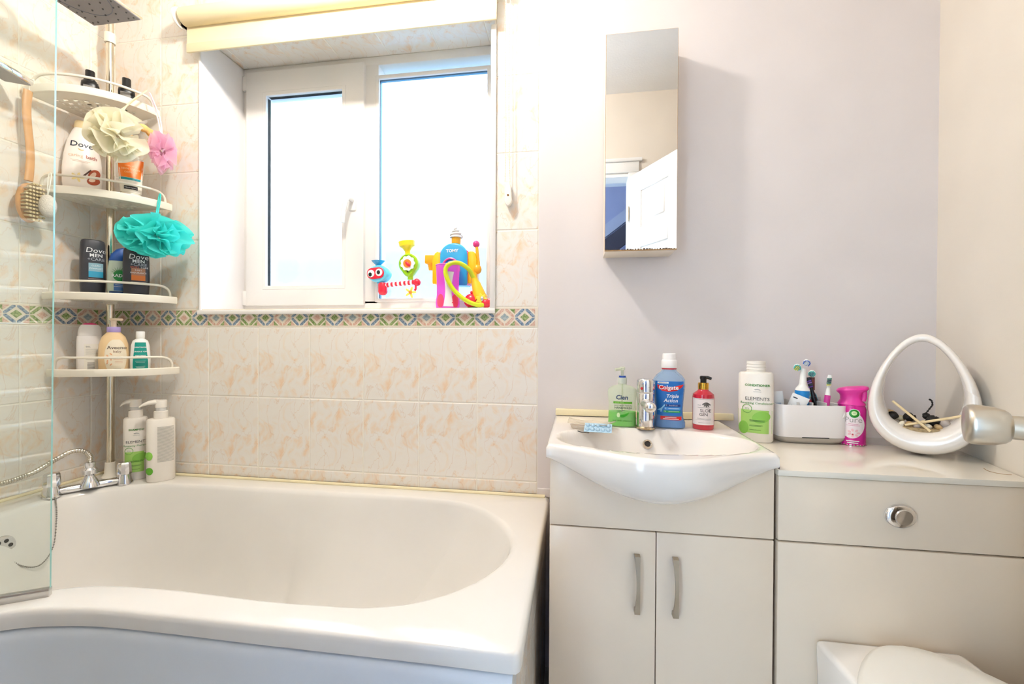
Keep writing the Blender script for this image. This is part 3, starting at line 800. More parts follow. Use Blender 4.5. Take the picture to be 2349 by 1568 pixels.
# side and back walls
for i in (0, Nu):
    b0 = len(V)
    for j in range(Nv+1): V.append((V[idx(i, j)][0], V[idx(i, j)][1], -.033))
    for j in range(Nv): Fc.append([idx(i, j), idx(i, j+1), b0+j+1, b0+j])
    Fc.append([sk(i, k) for k in range(K+1)]+[b0+Nv])
mobj('bowl', V, Fc, CERAM, bs, ang=60)
Mr = Matrix.Translation((1.9555-bx, -.1905-by, -.0375)) @ Matrix.Rotation(radians(62), 4, 'X')
rg = mobj('overflow_ring', *xf(lathe_geo([(.0075, .002), (.0075, .006), (.0095, .008), (.0115, .006), (.013, 0)], 28), Mr), mat('overflow chrome', 'd9cfc0', .15, .9), bs)
mobj('overflow_hole', *xf(lathe_geo([(.0078, .002), (.0078, .003)], 20), Mr), mat('dark hole', '2c2622', .6), rg)
lathe('waste', [(.021, -.149), (.021, -.147), (.0, -.146)], CHROME, bs, cx=0, cy=-.09)
tag(box('splash_strip', 1.698, 2.236, -.012, .002, .828, .848, SILIC, None, bev=.002), 'yellowed sealant strip between basin and wall', 'sealant strip')

wc = empty('toilet_unit', (2.43, -.19, 0), label='gloss cream boxed-in cistern unit beside the vanity', cat='cabinet')
wx = 2.43
def wb(name, x0, x1, y0, y1, z0, z1, m, par=wc, **k): return box(name, x0-wx, x1-wx, y0+.19, y1+.19, z0, z1, m, par, **k)
wb('carcass', 2.207, 2.664, CF+.02, -.006, 0, .775, CAB)
wb('upper_panel', 2.203, 2.671, CF, CF+.018, .6335, .7755, CAB, bev=.003)
wb('lower_panel', 2.203, 2.671, CF, CF+.018, .085, .6305, CAB, bev=.003)
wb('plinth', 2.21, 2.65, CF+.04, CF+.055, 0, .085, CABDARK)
Mf = Matrix.Translation((2.4403-wx, CF+.19, .7035)) @ Matrix.Rotation(pi/2, 4, 'X')
fl = mobj('flush_plate', *xf(lathe_geo([(.0305, -.001), (.0305, .003), (.028, .007), (.022, .0095), (0, .0105)], 40, sy=.82), Mf), CHROME, wc)
mobj('flush_button', *xf(lathe_geo([(.0165, .008), (.0165, .011), (.0155, .0125), (.0, .0118)], 32, cx=.001), Mf), CHROME, fl)
wt = mobj('toilet_worktop', *bevel_geo(([(2.2, -.386, .777), (2.675, -.386, .777), (2.780, -.001, .777), (2.2, -.001, .777), (2.2, -.386, .790), (2.675, -.386, .790), (2.780, -.001, .790), (2.2, -.001, .790)], [[0, 1, 2, 3], [4, 5, 6, 7], [0, 1, 5, 4], [1, 2, 6, 5], [2, 3, 7, 6], [3, 0, 4, 7]]), .0015), mat('gloss worktop', 'ece3d3', .08, coat=.5))
mobj('edge_crack', *tube_geo(cr([(2.661, -.296, .7903), (2.652, -.318, .7903), (2.657, -.334, .7903), (2.668, -.340, .7903), (2.676, -.3405, .7903)], 5), .0006, 5), mat('brown chip', '9a7a52', .7), wt)
tag(wt, 'gloss cream worktop over the boxed-in cistern', 'worktop')

to = empty('toilet', (2.425, -.38, 0), label='white ceramic toilet with its lid closed', cat='toilet')
def dshape(hw_b, hw_f, y0, y1, z, N=40, p=2.4):
    out = []
    for i in range(N):
        a = 2*pi*i/N; c, s = cos(a), sin(a); yy = (y0+y1)/2-(y1-y0)/2*math.copysign(abs(s)**(2/p), -s)*1
        t = (yy-y0)/(y1-y0); hw = hw_b+(hw_f-hw_b)*sin(min(1, t/.5)*pi/2)
        out.append((hw*math.copysign(abs(c)**(2/p), c), -yy, z))
    return out
mobj('rear_deck', *bevel_geo(([(-.146, -.003, .30), (.146, -.003, .30), (.120, -.14, .30), (-.120, -.14, .30), (-.150, -.003, .430), (.128, -.003, .430), (.150, -.13, .424), (-.135, -.13, .424)], [[0, 1, 2, 3], [4, 5, 6, 7], [0, 1, 5, 4], [1, 2, 6, 5], [2, 3, 7, 6], [3, 0, 4, 7]]), .012, 3), CERAM, to, ang=60)
mobj('pan', *loft_geo([dshape(.10, .11, .02, .42, 0), dshape(.10, .12, .02, .46, .12), dshape(.11, .165, .03, .51, .30), dshape(.12, .18, .04, .53, .405), dshape(.115, .175, .045, .525, .410)]), CERAM, to, ang=60)
mobj('seat', *loft_geo([dshape(.115, .183, .05, .535, .412), dshape(.117, .185, .048, .537, .416), dshape(.117, .185, .048, .537, .426), dshape(.114, .182, .05, .534, .430)]), WHITEP, to, ang=60)
mobj('lid', *loft_geo([dshape(.118, .186, .030, .538, .4315), dshape(.121, .189, .027, .541, .436), dshape(.120, .188, .028, .540, .446), dshape(.112, .180, .036, .532, .452), dshape(.08, .14, .07, .49, .455)]), WHITEP, to, ang=60)

# ---------------------------------------------------------------- mirror cabinet
mc_ = empty('mirror_cabinet', (1.945, -.05, 1.65), label='narrow wall cabinet with a full mirror door above the basin', cat='cabinet')
box('body', -.100, .100, -.048, .047, -.3195, .3135, mat('aged white cabinet', 'efe3d2', .45, var=.06), mc_, bev=.001)
MIR = mat('mirror silver', 'f1f3f5', .0, 1, var=0); MIR.node_tree.nodes['Principled BSDF'].inputs['Roughness'].default_value = .004
md = box('mirror_door', -.1015, .1015, -.0545, -.0490, -.3180, .3155, mat('worn mirror edge', 'b98f5a', .6, var=.3, vscale=60), mc_)
mobj('mirror_plate', [(-.1007, -.0548, -.3155), (.1007, -.0548, -.3155), (.1007, -.0548, .3148), (-.1007, -.0548, .3148)], [[0, 1, 2, 3]], MIR, md, smooth=False)
gs = []
for k in range(26):
    x0 = -.1+k*.0077; w_ = .003+.004*random.random(); h_ = .001+.0022*random.random()
    gs.append(box_geo(x0, x0+w_, -.0551, -.0548, -.3158, -.3158+h_))
mobj('chipped_edge', *join(*gs), mat('dark chipped silvering', '4a3a2e', .8), md)

# ================================================================ CORNER CADDY AND WHAT STANDS ON IT
CAMX, CAMY = 1.7646, -1.3941
def face(x, y, extra=0): return atan2(CAMX-x, y-CAMY)+extra
PXC, PYC = .083, -.070
cad = empty('corner_caddy', (PXC, PYC, RIM), label='tension pole corner caddy with four cream shelves', cat='shelf unit')
POLE = mat('steel pole', 'd8cfbb', .12, 1)
lathe('pole', [(.0115, .03), (.0115, CEILZ-RIM-.03)], POLE, cad, N=24)
lathe('foot', [(.026, .002), (.024, .006), (.017, .016), (.0155, .055), (.0145, .056)], CREAMP, cad, N=24)
lathe('ceiling_foot', [(.0145, CEILZ-RIM-.06), (.017, CEILZ-RIM-.02), (.026, CEILZ-RIM-.001)], CREAMP, cad, N=24)
mobj('clip_collar', *lathe_geo([(.0155, 1.575), (.0165, 1.58), (.0165, 1.605), (.0155, 1.61)], 24), CREAMP, cad)
SRX = {1: (.214, .262), 2: (.268, .236), 3: (.290, .212), 4: (.300, .200)}
KS = [1]
SHELVES = {1: (1.862, .155, -.045), 2: (1.552, -.02, -.02), 3: (1.203, .0, .0), 4: (.946, .0, .0)}
def shz(k, x, y): z0, a, b = SHELVES[k]; return z0+a*x+b*(-y)
def srad(th):
    a, b = SRX[KS[0]]; return (1+.035*sin(2*th))/sqrt((cos(th)/a)**2+(sin(th)/b)**2)
def sp(th, r): return r*cos(th)+.008, -(r*sin(th)+.008)
for k in SHELVES:
    KS[0] = k
    Z = lambda x, y: shz(k, x, y)-RIM
    NT = 40
    # perforated floor
    V = []; Fc = []; NR = 22; T = 46
    for i in range(NR+1):
        for j in range(T+1):
            th = .02+(pi/2-.04)*j/T; r = .03+(srad(th)-.034)*i/NR; x, y = sp(th, r); V.append((x-PXC, y-PYC, Z(x, y)))
    for i in range(NR):
        for j in range(T):
            if 7 <= i <= 17 and i % 2 == 0 and 5 < j < 41 and (j % 5 in (0, 1, 2) if i < 12 else j % 4 in (0, 1)): continue
            a = i*(T+1)+j; Fc.append([a, a+1, a+T+2, a+T+1])
    tray = mobj('shelf_tray', V, Fc, CREAMP, cad)
    sm = tray.modifiers.new('thick', 'SOLIDIFY'); sm.thickness = .004; sm.offset = -1
    # rim band round the edge
    ring = [(srad(.02+(pi/2-.04)*j/NT), .02+(pi/2-.04)*j/NT) for j in range(NT+1)]
    path = [sp(th, r) for r, th in ring]
    prof = [(-.004, -.008), (.004, -.008), (.0055, -.004), (.0055, .014), (.003, .017), (-.001, .017), (-.0025, .012)]
    loops = []
    for j, (x, y) in enumerate(path):
        th = ring[j][1]; loops.append([(x+cos(th)*d-PXC, y-sin(th)*d-PYC, Z(x, y)+dz) for d, dz in prof])
    mobj('shelf_rim', *loft_geo(loops), CREAMP, tray)
    # back lip along both walls and the pole sleeve
    mobj('pole_sleeve', *xf(lathe_geo([(.013, -.012), (.019, -.010), (.019, .016), (.0135, .018)], 20), Matrix.Translation((0, 0, Z(PXC, PYC)))), CREAMP, tray)
    # rail
    pts = []
    thA, thB = .10, pi/2-.10
    def P(th, dz, dr=-.012): x, y = sp(th, srad(th)+dr); return Vector((x-PXC, y-PYC, Z(x, y)+dz))
    pts = [P(thA-.03, .010), P(thA-.03, .028), P(thA+.0, .044), P(thA+.07, .053)]+[P(thA+.16+(thB-thA-.32)*j/10, .055) for j in range(11)]+[P(thB-.07, .053), P(thB, .044), P(thB+.03, .028), P(thB+.03, .010)]
    tube('rail', cr(pts, 4), .0043, CREAMP, tray, N=10)

def bottle(name, x, y, z, label, cat, rz=0, group=None):
    return empty(name, (x, y, z), face(x, y, rz), label, cat, group)

# ---- top shelf
for (x, y, h, lab) in ((.104, -.150, .112, 'black flip-top bottle further left on the top caddy shelf'), (.168, -.082, .108, 'black flip-top bottle nearer the window on the top caddy shelf')):
    z = shz(1, x, y)+.0008
    b = bottle('black_bottle', x, y, z, lab, 'bottle', group='black bottles on the top shelf')
    s = Shell([(0, .021, .014, 2.6), (.004, .0235, .016, 2.6), (h*.55, .0235, .016, 2.6), (h*.64, .022, .015, 2.4), (h*.68, .017, .012, 2.2)])
    s.mesh('body', BLACKP, b)
    cp = mobj('cap', *loft_geo([sup_loop(.0165, .0125, h*.68+.0005, 2.2), sup_loop(.0165, .0125, h*.71, 2.2), sup_loop(.0125, .0105, h*.74, 2.2), sup_loop(.0125, .0105, h*.98, 2.2), sup_loop(.0115, .0095, h, 2.2)]), BLACKP, b)
    s.patch('label', h*.30, h*.50, -.017, .010, mat('grey print', '8f8b86', .5), b, nz=6)

# ---- second shelf
x, y = .052, -.135; z = shz(2, x, y)+.0008
b = bottle('bath_cream_bottle', x, y, z, 'white bath cream bottle with an almond picture on the second caddy shelf', 'bottle', .05)
s = Shell([(0, .040, .022, 2.4), (.006, .045, .026, 2.4), (.05, .0505, .029, 2.3), (.10, .051, .029, 2.3), (.15, .047, .028, 2.3), (.20, .038, .024, 2.2), (.235, .026, .019, 2.1), (.245, .021, .017, 2)])
s.mesh('body', mat('pearl white plastic', 'fbf3ea', .25), b)
s2 = Shell([(.245, .0215, .0175, 2), (.25, .0215, .0175, 2), (.268, .019, .016, 2), (.272, .016, .014, 2)]); s2.mesh('cap', mat('cream gold cap', 'f0d9a8', .35), b)
NAVY = mat('navy ink', '1c2638', .45)
s.text('Dove', -.004, .176, .026, NAVY, b, bold=.0003, shear=.12)
s.poly('bird_mark', [(-.013, .170), (-.004, .166), (.004, .169), (.0, .1645), (-.006, .163), (-.011, .166)], mat('gold ink', 'd9b36a', .4), b)
s.text('caring', -.018, .140, .015, mat('pale peach ink', 'efc8a4', .5), b); s.text('bath', .021, .140, .0165, mat('rose brown ink', 'b0685a', .5), b, bold=.0003)
s.bars([(-.030, .018, .128), (-.026, .012, .124)], mat('tan ink', 'cfa488', .5), b)
ALM = mat('almond red brown', 'b5502f', .35); ALM2 = mat('almond flesh', 'f2d3bd', .4)
s.poly('almond', ell(.028, .088, .014, .021, a=-.5), ALM, b); s.poly('almond', ell(.026, .066, .018, .013, a=.5), ALM, b)
s.poly('almond_cut', ell(.024, .085, .006, .015, a=-.5), ALM2, b, off=.0011); s.poly('almond_cut', ell(.022, .068, .009, .006, a=.5), ALM2, b, off=.0011)
s.poly('vanilla_pod', [(-.006, .072), (.018, .104), (.021, .102), (-.002, .069)], mat('vanilla brown', '55342a', .5), b, off=.0012)
VF = mat('vanilla yellow', 'f7e3a0', .5)
for k in range(5): a = k*1.257; s.poly('petal', ell(-.014+.009*cos(a), .070+.009*sin(a), .008, .0035, a=a), VF, b, off=.0012)

x, y = .207, -.100; z = shz(2, x, y)+.0008
b = bottle('scrub_tube', x, y, z, 'orange and white face scrub tube standing on its cap on the second shelf', 'tube')
s = Shell([(.030, .0285, .020, 2.1), (.06, .0305, .018, 2), (.11, .0335, .011, 2), (.150, .0355, .003, 2), (.156, .0355, .002, 2)])
s.mesh('body', mat('tube cream white', 'f4efdf', .3), b)
lathe('cap', [(.026, 0), (.0275, .002), (.0275, .028), (.026, .0298)], mat('tube cap', 'f0ebda', .3), b, sy=.75)
s.patch('orange_band', .082, .150, lambda q: -s.at(q)[0]*.97, lambda q: s.at(q)[0]*.97, mat('bright orange print', 'f07a16', .35), b)
s.patch('teal_band', .073, .081, lambda q: -s.at(q)[0]*.97, lambda q: s.at(q)[0]*.97, mat('teal print', '189aa0', .35), b, nz=3)
OI = mat('pale orange ink', 'fcd9a8', .5)
for t, zz in (('visibly clear', .122), ('spot stress', .110), ('control', .098)): s.text(t, 0, zz, .0115 if zz < .12 else .007, OI, b)
s.patch('brand_panel', .040, .052, -.018, .018, BLACKP, b, nz=3, off=.0007); s.text('Neutrogena', 0, .0436, .0068, WHITEI, b, off=.0011)
b = empty('soap_bar', (.176, -.150, shz(2, .176, -.150)+.001), .75, 'pale cream soap bar lying at the front of the second shelf', 'soap')
mobj('bar', *loft_geo([sup_loop(.036, .018, 0, 2.8), sup_loop(.040, .022, .005, 2.8), sup_loop(.040, .022, .011, 2.8), sup_loop(.033, .016, .016, 2.8)]), mat('soap', 'f4e3c4', .4, sss=.1), b)

# ---- third shelf
DARKB = mat('charcoal bottle', '35353c', .38)
def mens(x, y, h, w, lab, col1, t1, t2, capc, extra):
    z = shz(3, x, y)+.0008
    b = bottle('body_wash_bottle', x, y, z, lab, 'bottle', extra, group='charcoal body wash bottles on the third shelf')
    s = Shell([(0, w*.86, .020, 2.8), (.004, w*.92, .022, 2.8), (h*.35, w, .024, 2.8), (h*.75, w*.98, .024, 2.8), (h*.94, w*.93, .023, 2.8), (h*.985, w*.86, .021, 2.6), (h, w*.70, .017, 2.4)])
    s.mesh('body', DARKB, b)
    s.text('Dove', .006, h*.775, .024, WHITEI, b, shear=.12); s.text('MEN', .006, h*.705, .0155, WHITEI, b, bold=.0004, spacing=1.1)
    s.text('+CARE', .006, h*.64, .0145, mat('silver ink', 'b9bcc4', .4), b)
    p = s.patch('label_panel', h*.36, h*.60, -.013, .024, mat(*col1), b, nz=6); s.patch('label_band', h*.36, h*.46, -.013, .024, mat(col1[0]+' deep', capc, .35), b, nz=4, off=.0007)
    s.text(t1, .0055, h*.545, .0072, WHITEI, b, off=.0012); s.text(t2, .0055, h*.495, .0072, WHITEI, b, off=.0012)
    s.bars([(-.014, .026, h*.33), (-.01, .020, h*.28)], mat('pink grey ink', 'c9a9a2', .5), b)
    return s, b
mens(.090, -.132, .205, .034, 'tall charcoal body wash bottle with a sky blue panel on the third shelf', ('sky blue print', '8fb4c4', .35), 'CLEAN', 'COMFORT', '2f9fc4', .10)
s, b = mens(.227, -.098, .180, .0365, 'charcoal body wash bottle with an orange panel on the third shelf', ('copper print', 'b07a5c', .35), '3-IN-1', 'ENDURANCE', 'd8742c', .0)
s.text('SPORT', -.004, .108, .008, mat('orange ink', 'e2683a', .4), b); s.text('CARE', .022, .108, .008, WHITEI, b)
x, y = .155, -.100; z = shz(3, x, y)+.0008
b = bottle('shower_gel_bottle', x, y, z, 'translucent shower gel bottle with a navy cap between the charcoal bottles', 'bottle')
s = Shell([(0, .026, .019, 2.5), (.004, .029, .021, 2.5), (.05, .030, .022, 2.4), (.10, .029, .022, 2.3), (.135, .025, .020, 2.2)])
s.mesh('body', mat('pale aqua plastic', 'c9d6c4', .2), b)
s.patch('navy_base', .002, .028, lambda q: -s.at(q)[0]*.97, lambda q: s.at(q)[0]*.97, mat('navy gel', '0f3c6e', .3), b, nz=4)
mobj('cap', *loft_geo([sup_loop(.0255, .0205, .1352, 2.2), sup_loop(.026, .021, .140, 2.2, cx=.001), sup_loop(.024, .019, .158, 2.2, cx=.004), sup_loop(.015, .014, .178, 2.2, cx=.010), sup_loop(.004, .006, .184, 2.2, cx=.014)]), mat('navy cap', '1f4f9c', .3), b)
s.poly('leaf_print', ell(.004, .083, .018, .020), mat('fern green', '1d8a3c', .4), b)
for k in range(9): a = .3+k*.3; s.poly('leaf_spike', [(.004+.012*cos(a), .088+.012*sin(a)), (.004+.027*cos(a+.05), .088+.028*sin(a+.05)), (.004+.013*cos(a+.2), .088+.013*sin(a+.2))], mat('fern tips', '5f9a5a', .4), b)
s.text('RADOX', .008, .078, .0145, WHITEI, b, bold=.0004, off=.0012); s.bars([(-.012, .020, .056), (-.008, .018, .050), (-.012, .016, .044)], WHITEI, b, off=.001)
s.patch('blue_label', .030, .060, -.012, .022, mat('gel label blue', '4673b4', .35), b, nz=4)

# ---- lowest shelf
x, y = .082, -.135; z = shz(4, x, y)+.0008
b = bottle('baby_wash_bottle', x, y, z, 'white bottle with a pink-topped cap on the lowest caddy shelf', 'bottle', .05)
s = Shell([(0, .032, .021, 2.4), (.004, .034, .023, 2.4), (.06, .0345, .024, 2.3), (.115, .034, .024, 2.3), (.128, .0325, .023, 2.2)])
s.mesh('body', mat('soft white plastic', 'f7f0ea', .3), b)
mobj('cap', *loft_geo([sup_loop(.0305, .022, .1284), sup_loop(.031, .0225, .132), sup_loop(.0305, .022, .142), sup_loop(.027, .0195, .158), sup_loop(.021, .015, .167)]), MATS['soft white plastic'], b)
mobj('cap_top', *loft_geo([sup_loop(.0205, .0148, .1672), sup_loop(.015, .011, .171), sup_loop(.006, .004, .173)]), mat('hot pink cap', 'f0377f', .35), b)
s.patch('label', .012, .100, -.016, .027, mat('off white paper', 'f6efe2', .5), b)
s.text('94%', -.006, .088, .007, GREYI, b, off=.0011); s.bars([(-.012, .024, .082-.0035*i) for i in range(6)]+[(-.012, .010, .052-.003*i) for i in range(3)], mat('faint grey ink', 'bdb6aa', .6), b, off=.0011, h=.0007)
s.bars([(-.008, .010, .034-.0042*i) for i in range(6)], GREYI, b, off=.0011, h=.0021, name='bar_code')
x, y = .166, -.124; z = shz(4, x, y)+.0008
b = bottle('baby_lotion_bottle', x, y, z, 'buff pump bottle with a lilac collar on the lowest caddy shelf', 'bottle', -.05)
s = Shell([(0, .036, .024, 2.3), (.005, .039, .026, 2.3), (.06, .0405, .027, 2.2), (.10, .0385, .026, 2.2), (.125, .031, .023, 2.1), (.138, .020, .018, 2), (.141, .018, .0175, 2)])
s.mesh('body', mat('buff plastic', 'f3d2a0', .3), b)
lathe('collar', [(.0175, .1412), (.0185, .143), (.0185, .158), (.0175, .160)], mat('lilac plastic', 'b7a2dc', .3), b)
mobj('pump', *join(lathe_geo([(.0075, .160), (.0075, .178), (.009, .182)], 16), xf(loft_geo([sup_loop(.016, .007, .182, 2.4), sup_loop(.019, .008, .186, 2.4), sup_loop(.017, .007, .190, 2.4)]), Matrix.Translation((.006, 0, 0)))), mat('cream pump', 'f5dfc2', .3), b)
s.patch('label', .006, .116, lambda q: .006-.029*max(.02, 1-((q-.056)/.062)**2)**.5, lambda q: .010+.024*max(.02, 1-((q-.056)/.062)**2)**.5, mat('ivory label', 'f8ead0', .45), b, nz=18)
s.text('Aveeno', .009, .083, .0155, mat('dark brown ink', '40281c', .5), b, off=.0011, xs=1.05); s.text('baby', .010, .071, .0115, mat('mid brown ink', '8a5b3e', .5), b, off=.0011)
s.bars([(.002, .024, .052), (.0, .024, .047), (.004, .024, .040), (.004, .024, .035)], mat('salmon ink', 'dd9a74', .5), b, off=.0011)
for k in range(7): a = 1.0+k*.22; s.poly('oat_sprig', ell(-.012+.006*math.cos(k*2.1), .030+.006*k, .0045, .002, a=a), mat('oat orange', 'eeb488', .5), b, off=.0011)
s.bars([(.0, .020, .014)], GREYI, b, off=.0011)
x, y = .232, -.088; z = shz(4, x, y)+.0008
b = bottle('cradle_cap_shampoo', x, y, z, 'small white bottle with a teal label on the lowest caddy shelf', 'bottle', .0)
s = Shell([(0, .025, .016, 2.5), (.004, .027, .018, 2.5), (.05, .028, .019, 2.4), (.095, .0255, .018, 2.3), (.112, .021, .016, 2.2), (.119, .012, .0115, 2), (.121, .0105, .0105, 2)])
s.mesh('body', mat('bright white plastic', 'fbf9f4', .3), b)
lathe('cap', [(.012, .1212), (.0125, .123), (.0125, .143), (.0115, .145)], MATS['bright white plastic'], b)
s.patch('label', .008, .106, lambda q: -.0205+(.006*max(0, (q-.04)/.066)), lambda q: .0205-(.006*max(0, (q-.04)/.066)), mat('teal label', '12988a', .4), b)
for t, zz, sz in (('DENTINOX', .087, .0058), ('CRADLE CAP', .072, .0062), ('TREATMENT', .058, .0048), ('SHAMPOO', .051, .0048)): s.text(t, 0, zz, sz, WHITEI, b, off=.0011, bold=.0002, spacing=1.1)
s.bars([(-.014, .014, .040), (-.012, .012, .036), (-.013, .013, .022), (-.011, .011, .018)], WHITEI, b, off=.0011, h=.0007)

# ---- two pump bottles on the bath ledge
PUMPW = mat('warm white plastic', 'f4ece0', .3)
def pump_head(b, z0, reach=-.045, a=0):
    lathe('neck', [(.0205, z0), (.0205, z0+.024), (.018, z0+.026)], PUMPW, b)
    lathe('neck_ring', [(.0155, z0+.026), (.0155, z0+.038)], mat('clear neck', 'd9d6d0', .25), b)
    gs = [lathe_geo([(.0172, z0+.038), (.0172, z0+.062), (.0165, z0+.064)], 24)]
    loops = []
    for t, zc, hw, hh in ((0, .055, .013, .010), (.3, .058, .0125, .009), (.6, .056, .011, .007), (.85, .050, .008, .005), (1, .043, .0055, .003)):
        x_ = reach*t; loops.append([(x_, hw*cos(2*pi*i/14), z0+zc+hh*sin(2*pi*i/14)) for i in range(14)])
    gs.append(loft_geo(loops))
    mobj('pump', *join(*gs), PUMPW, b)
def elements(name, x, y, z, h, hw, hd, lab, cat, kind, rz, group=None):
    b = bottle(name, x, y, z, lab, cat, rz, group)
    s = Shell([(0, hw*.92, hd*.9, 2.5), (.004, hw*.985, hd*.98, 2.5), (h*.5, hw, hd, 2.5), (h-.006, hw*.985, hd*.985, 2.5), (h-.001, hw*.90, hd*.9, 2.4), (h, hw*.8, hd*.8, 2.3)])
    s.mesh('body', PUMPW, b)
    LG = mat('fresh green print', 'a9d46c', .4); LG2 = mat('leaf green print', '8cc850', .4)
    if kind == 'back':
        s.bars([(-.010, hw*.88, h-.030-i*.0042) for i in range(30)], mat('pale grey ink', 'c3bdb2', .6), b, h=.0021)
        s.poly('leaf_print', ell(-hw*.80, h*.42, .010, .015), LG2, b); s.poly('leaf_print', ell(-hw*.78, h*.18, .010, .013), mat('deep leaf', '63b02c', .4), b)
    else:
        s.patch('green_panel', h*.13, h*.46, lambda q: -hw*.955, lambda q: hw*.94, LG, b, off=.0005)
        s.poly('leaf_print', ell(.016, h*.36, .022, .016, a=.3), LG2, b); s.poly('leaf_print', ell(-hw*.62, h*.20, .013, .018), LG2, b)
        dx = .006
        s.text('SHAMPOO' if kind == 'shampoo' else 'CONDITIONER', dx, h*.80, .0088, GREENI, b, bold=.0002)
        s.poly('wave_mark', [(dx-.008, h*.755), (dx, h*.765), (dx+.007, h*.755), (dx+.009, h*.745), (dx, h*.752), (dx-.004, h*.745)], mat('silver grey ink', 'b4b2ae', .4), b)
        s.bars([(dx-.009, dx+.010, h*.72)], MATS['silver grey ink'], b)
        s.text('ELEMENTS', dx, h*.60, .0128, mat('charcoal ink', '55524e', .5), b); s.text('Renewing '+('Shampoo' if kind == 'shampoo' else 'Conditioner'), dx-.002, h*.545, .0088, GREENI, b, shear=.25)
        ring = ell(-hw*.42, h*.475, .0125, .0125, 26)
        V = [s.pt(px, pz, .0011) for px, pz in ring]+[s.pt(px, pz, .0011) for px, pz in ell(-hw*.42, h*.475, .0108, .0108, 26)]
        mobj('stamp_ring', V, [[i, (i+1) % 26, 26+(i+1) % 26, 26+i] for i in range(26)], mat('soft green ink', '7db45a', .5), b, smooth=False)
        s.text('97%', -hw*.42, h*.465, .0062, MATS['soft green ink'], b, off=.0012)
        s.bars([(-.012, .026, h*.31), (-.012, .024, h*.295)], mat('dark green ink', '4c7a34', .5), b, h=.0016); s.bars([(-.012, .020, h*.24), (-.012, .016, h*.228), (-.012, .016, h*.175)], MATS['dark green ink'], b, h=.0009)
    return b
b = elements('shampoo_bottle', .186, -.066, RIM+.0006, .222, .034, .030, 'white pump bottle of shampoo with a green panel on the bath ledge', 'bottle', 'shampoo', -.15)
pump_head(b, .2222, -.042)
b = elements('shampoo_bottle', .292, -.066, RIM+.0006, .222, .041, .028, 'white pump bottle showing its grey back label on the bath ledge', 'bottle', 'back', .0)
pump_head(b, .2222, -.060)

# ---- puffs, brush, pumice hanging from the shelves
def puff_geo(rx, ry, rz, n, seed, arc=(1.3, 2.4), waves=(2.6, 4.6)):
    rnd = random.Random(seed); gs = []
    for q in range(n):
        e1 = Vector((rnd.gauss(0, 1), rnd.gauss(0, 1), rnd.gauss(0, 1))).normalized(); e2 = e1.orthogonal().normalized()
        e2.rotate(Matrix.Rotation(rnd.random()*6.28, 3, e1)); nn = e1.cross(e2)
        a0 = rnd.uniform(*arc); ns = 30; ph = rnd.random()*6; kw = rnd.uniform(*waves); ro = rnd.uniform(.80, 1.08); A = rnd.uniform(.14, .32)
        loops = []
        for j in range(ns+1):
            a = -a0/2+a0*j/ns; d = e1*cos(a)+e2*sin(a); row = []
            for k in range(5):
                t = k/4; r = .22+(ro-.22)*t*(1-.25*(abs(a)/(a0/2))**4)
                p = d*r+nn*(A*sin(kw*a*1.6+ph)*t**1.5)+nn*(.05*sin(3*kw*a+ph*2)*t**3)
                row.append((p.x*rx, p.y*ry, p.z*rz))
            loops.append(row)
        V = [Vector(p) for l in loops for p in l]; Fc = []
        for j in range(ns):
            for k in range(4): i0 = j*5+k; Fc.append([i0, i0+1, i0+6, i0+5])
        gs.append((V, Fc))
    return join(*gs)
def puff(name, c, r, col, n, seed, lab, loop, lc, rzr=0, alpha=.8):
    o = empty(name, c, rzr, lab, 'bath puff')
    m = mat(name+col, col, .55, var=.05, vscale=40, transl=.6, alpha=alpha)
    mobj('netting', *puff_geo(*r, n, seed), m, o, ang=180)
    M = Matrix.Rotation(-rzr, 4, 'Z')
    pts = [M @ (Vector(p)-Vector(c)) for p in loop]
    tube('cord_loop', cr(pts, 6), .0022, mat(name+'cord'+lc, lc, .6), o, N=6)
    return o
puff('bath_puff', (.296, -.215, 1.722), (.082, .066, .080), 'fff8e2', 30, 3, 'cream netting bath puff hanging from the top shelf', [(.258, -.205, 1.79), (.262, -.150, 1.86), (.268, -.105, 1.925), (.272, -.105, 1.926), (.266, -.155, 1.86), (.27, -.19, 1.79)], 'f6dfb4', face(.29, -.21), .97)
puff('bath_puff', (.318, -.084, 1.722), (.042, .042, .080), 'ffd3e6', 26, 5, 'pink netting bath puff hanging behind the cream one', [(.308, -.082, 1.79), (.285, -.075, 1.86), (.268, -.085, 1.925), (.272, -.085, 1.925), (.297, -.075, 1.85), (.312, -.080, 1.79)], 'f8e3ea', face(.31, -.08), .75)
puff('bath_puff', (.342, -.130, 1.415), (.100, .058, .074), '62f4ee', 48, 9, 'turquoise netting bath puff hanging from the second shelf', [(.337, -.128, 1.46), (.315, -.095, 1.52), (.297, -.072, 1.575), (.291, -.072, 1.575), (.308, -.095, 1.52), (.333, -.128, 1.46)], '2ec6bf', face(.34, -.13), .9)
lo = empty('loofah_ring', (.262, -.110, 1.768), face(.26, -.11), 'tan loofah ring between the cream and pink puffs', 'sponge')
mobj('ring', *tube_geo([(.036*cos(a), .006*sin(3*a), .030*sin(a)) for a in [2*pi*i/40 for i in range(40)]], lambda t: .012+.0015*sin(t*60), 12, True), mat('loofah tan', 'f0c47a', .8, var=.2, vscale=90, bump=.8, bscale=300), lo)
br = empty('bath_brush', (.046, -.278, 1.50), label='wooden bath brush hanging from the left end of the top shelf', cat='brush')
secs = []
for k in range(21):
    t = k/20; zz = .065+.285*t; wv = .006*sin(t*5.5); wd = .0115-.001*sin(t*pi)+.001*t
    secs.append([(-.004+.0055*cos(2*pi*i/16)-.006*sin(t*3.1)*.8, wv+wd*sin(2*pi*i/16)+.004*t, zz) for i in range(16)])
mobj('handle', *loft_geo(secs), WOOD, br)
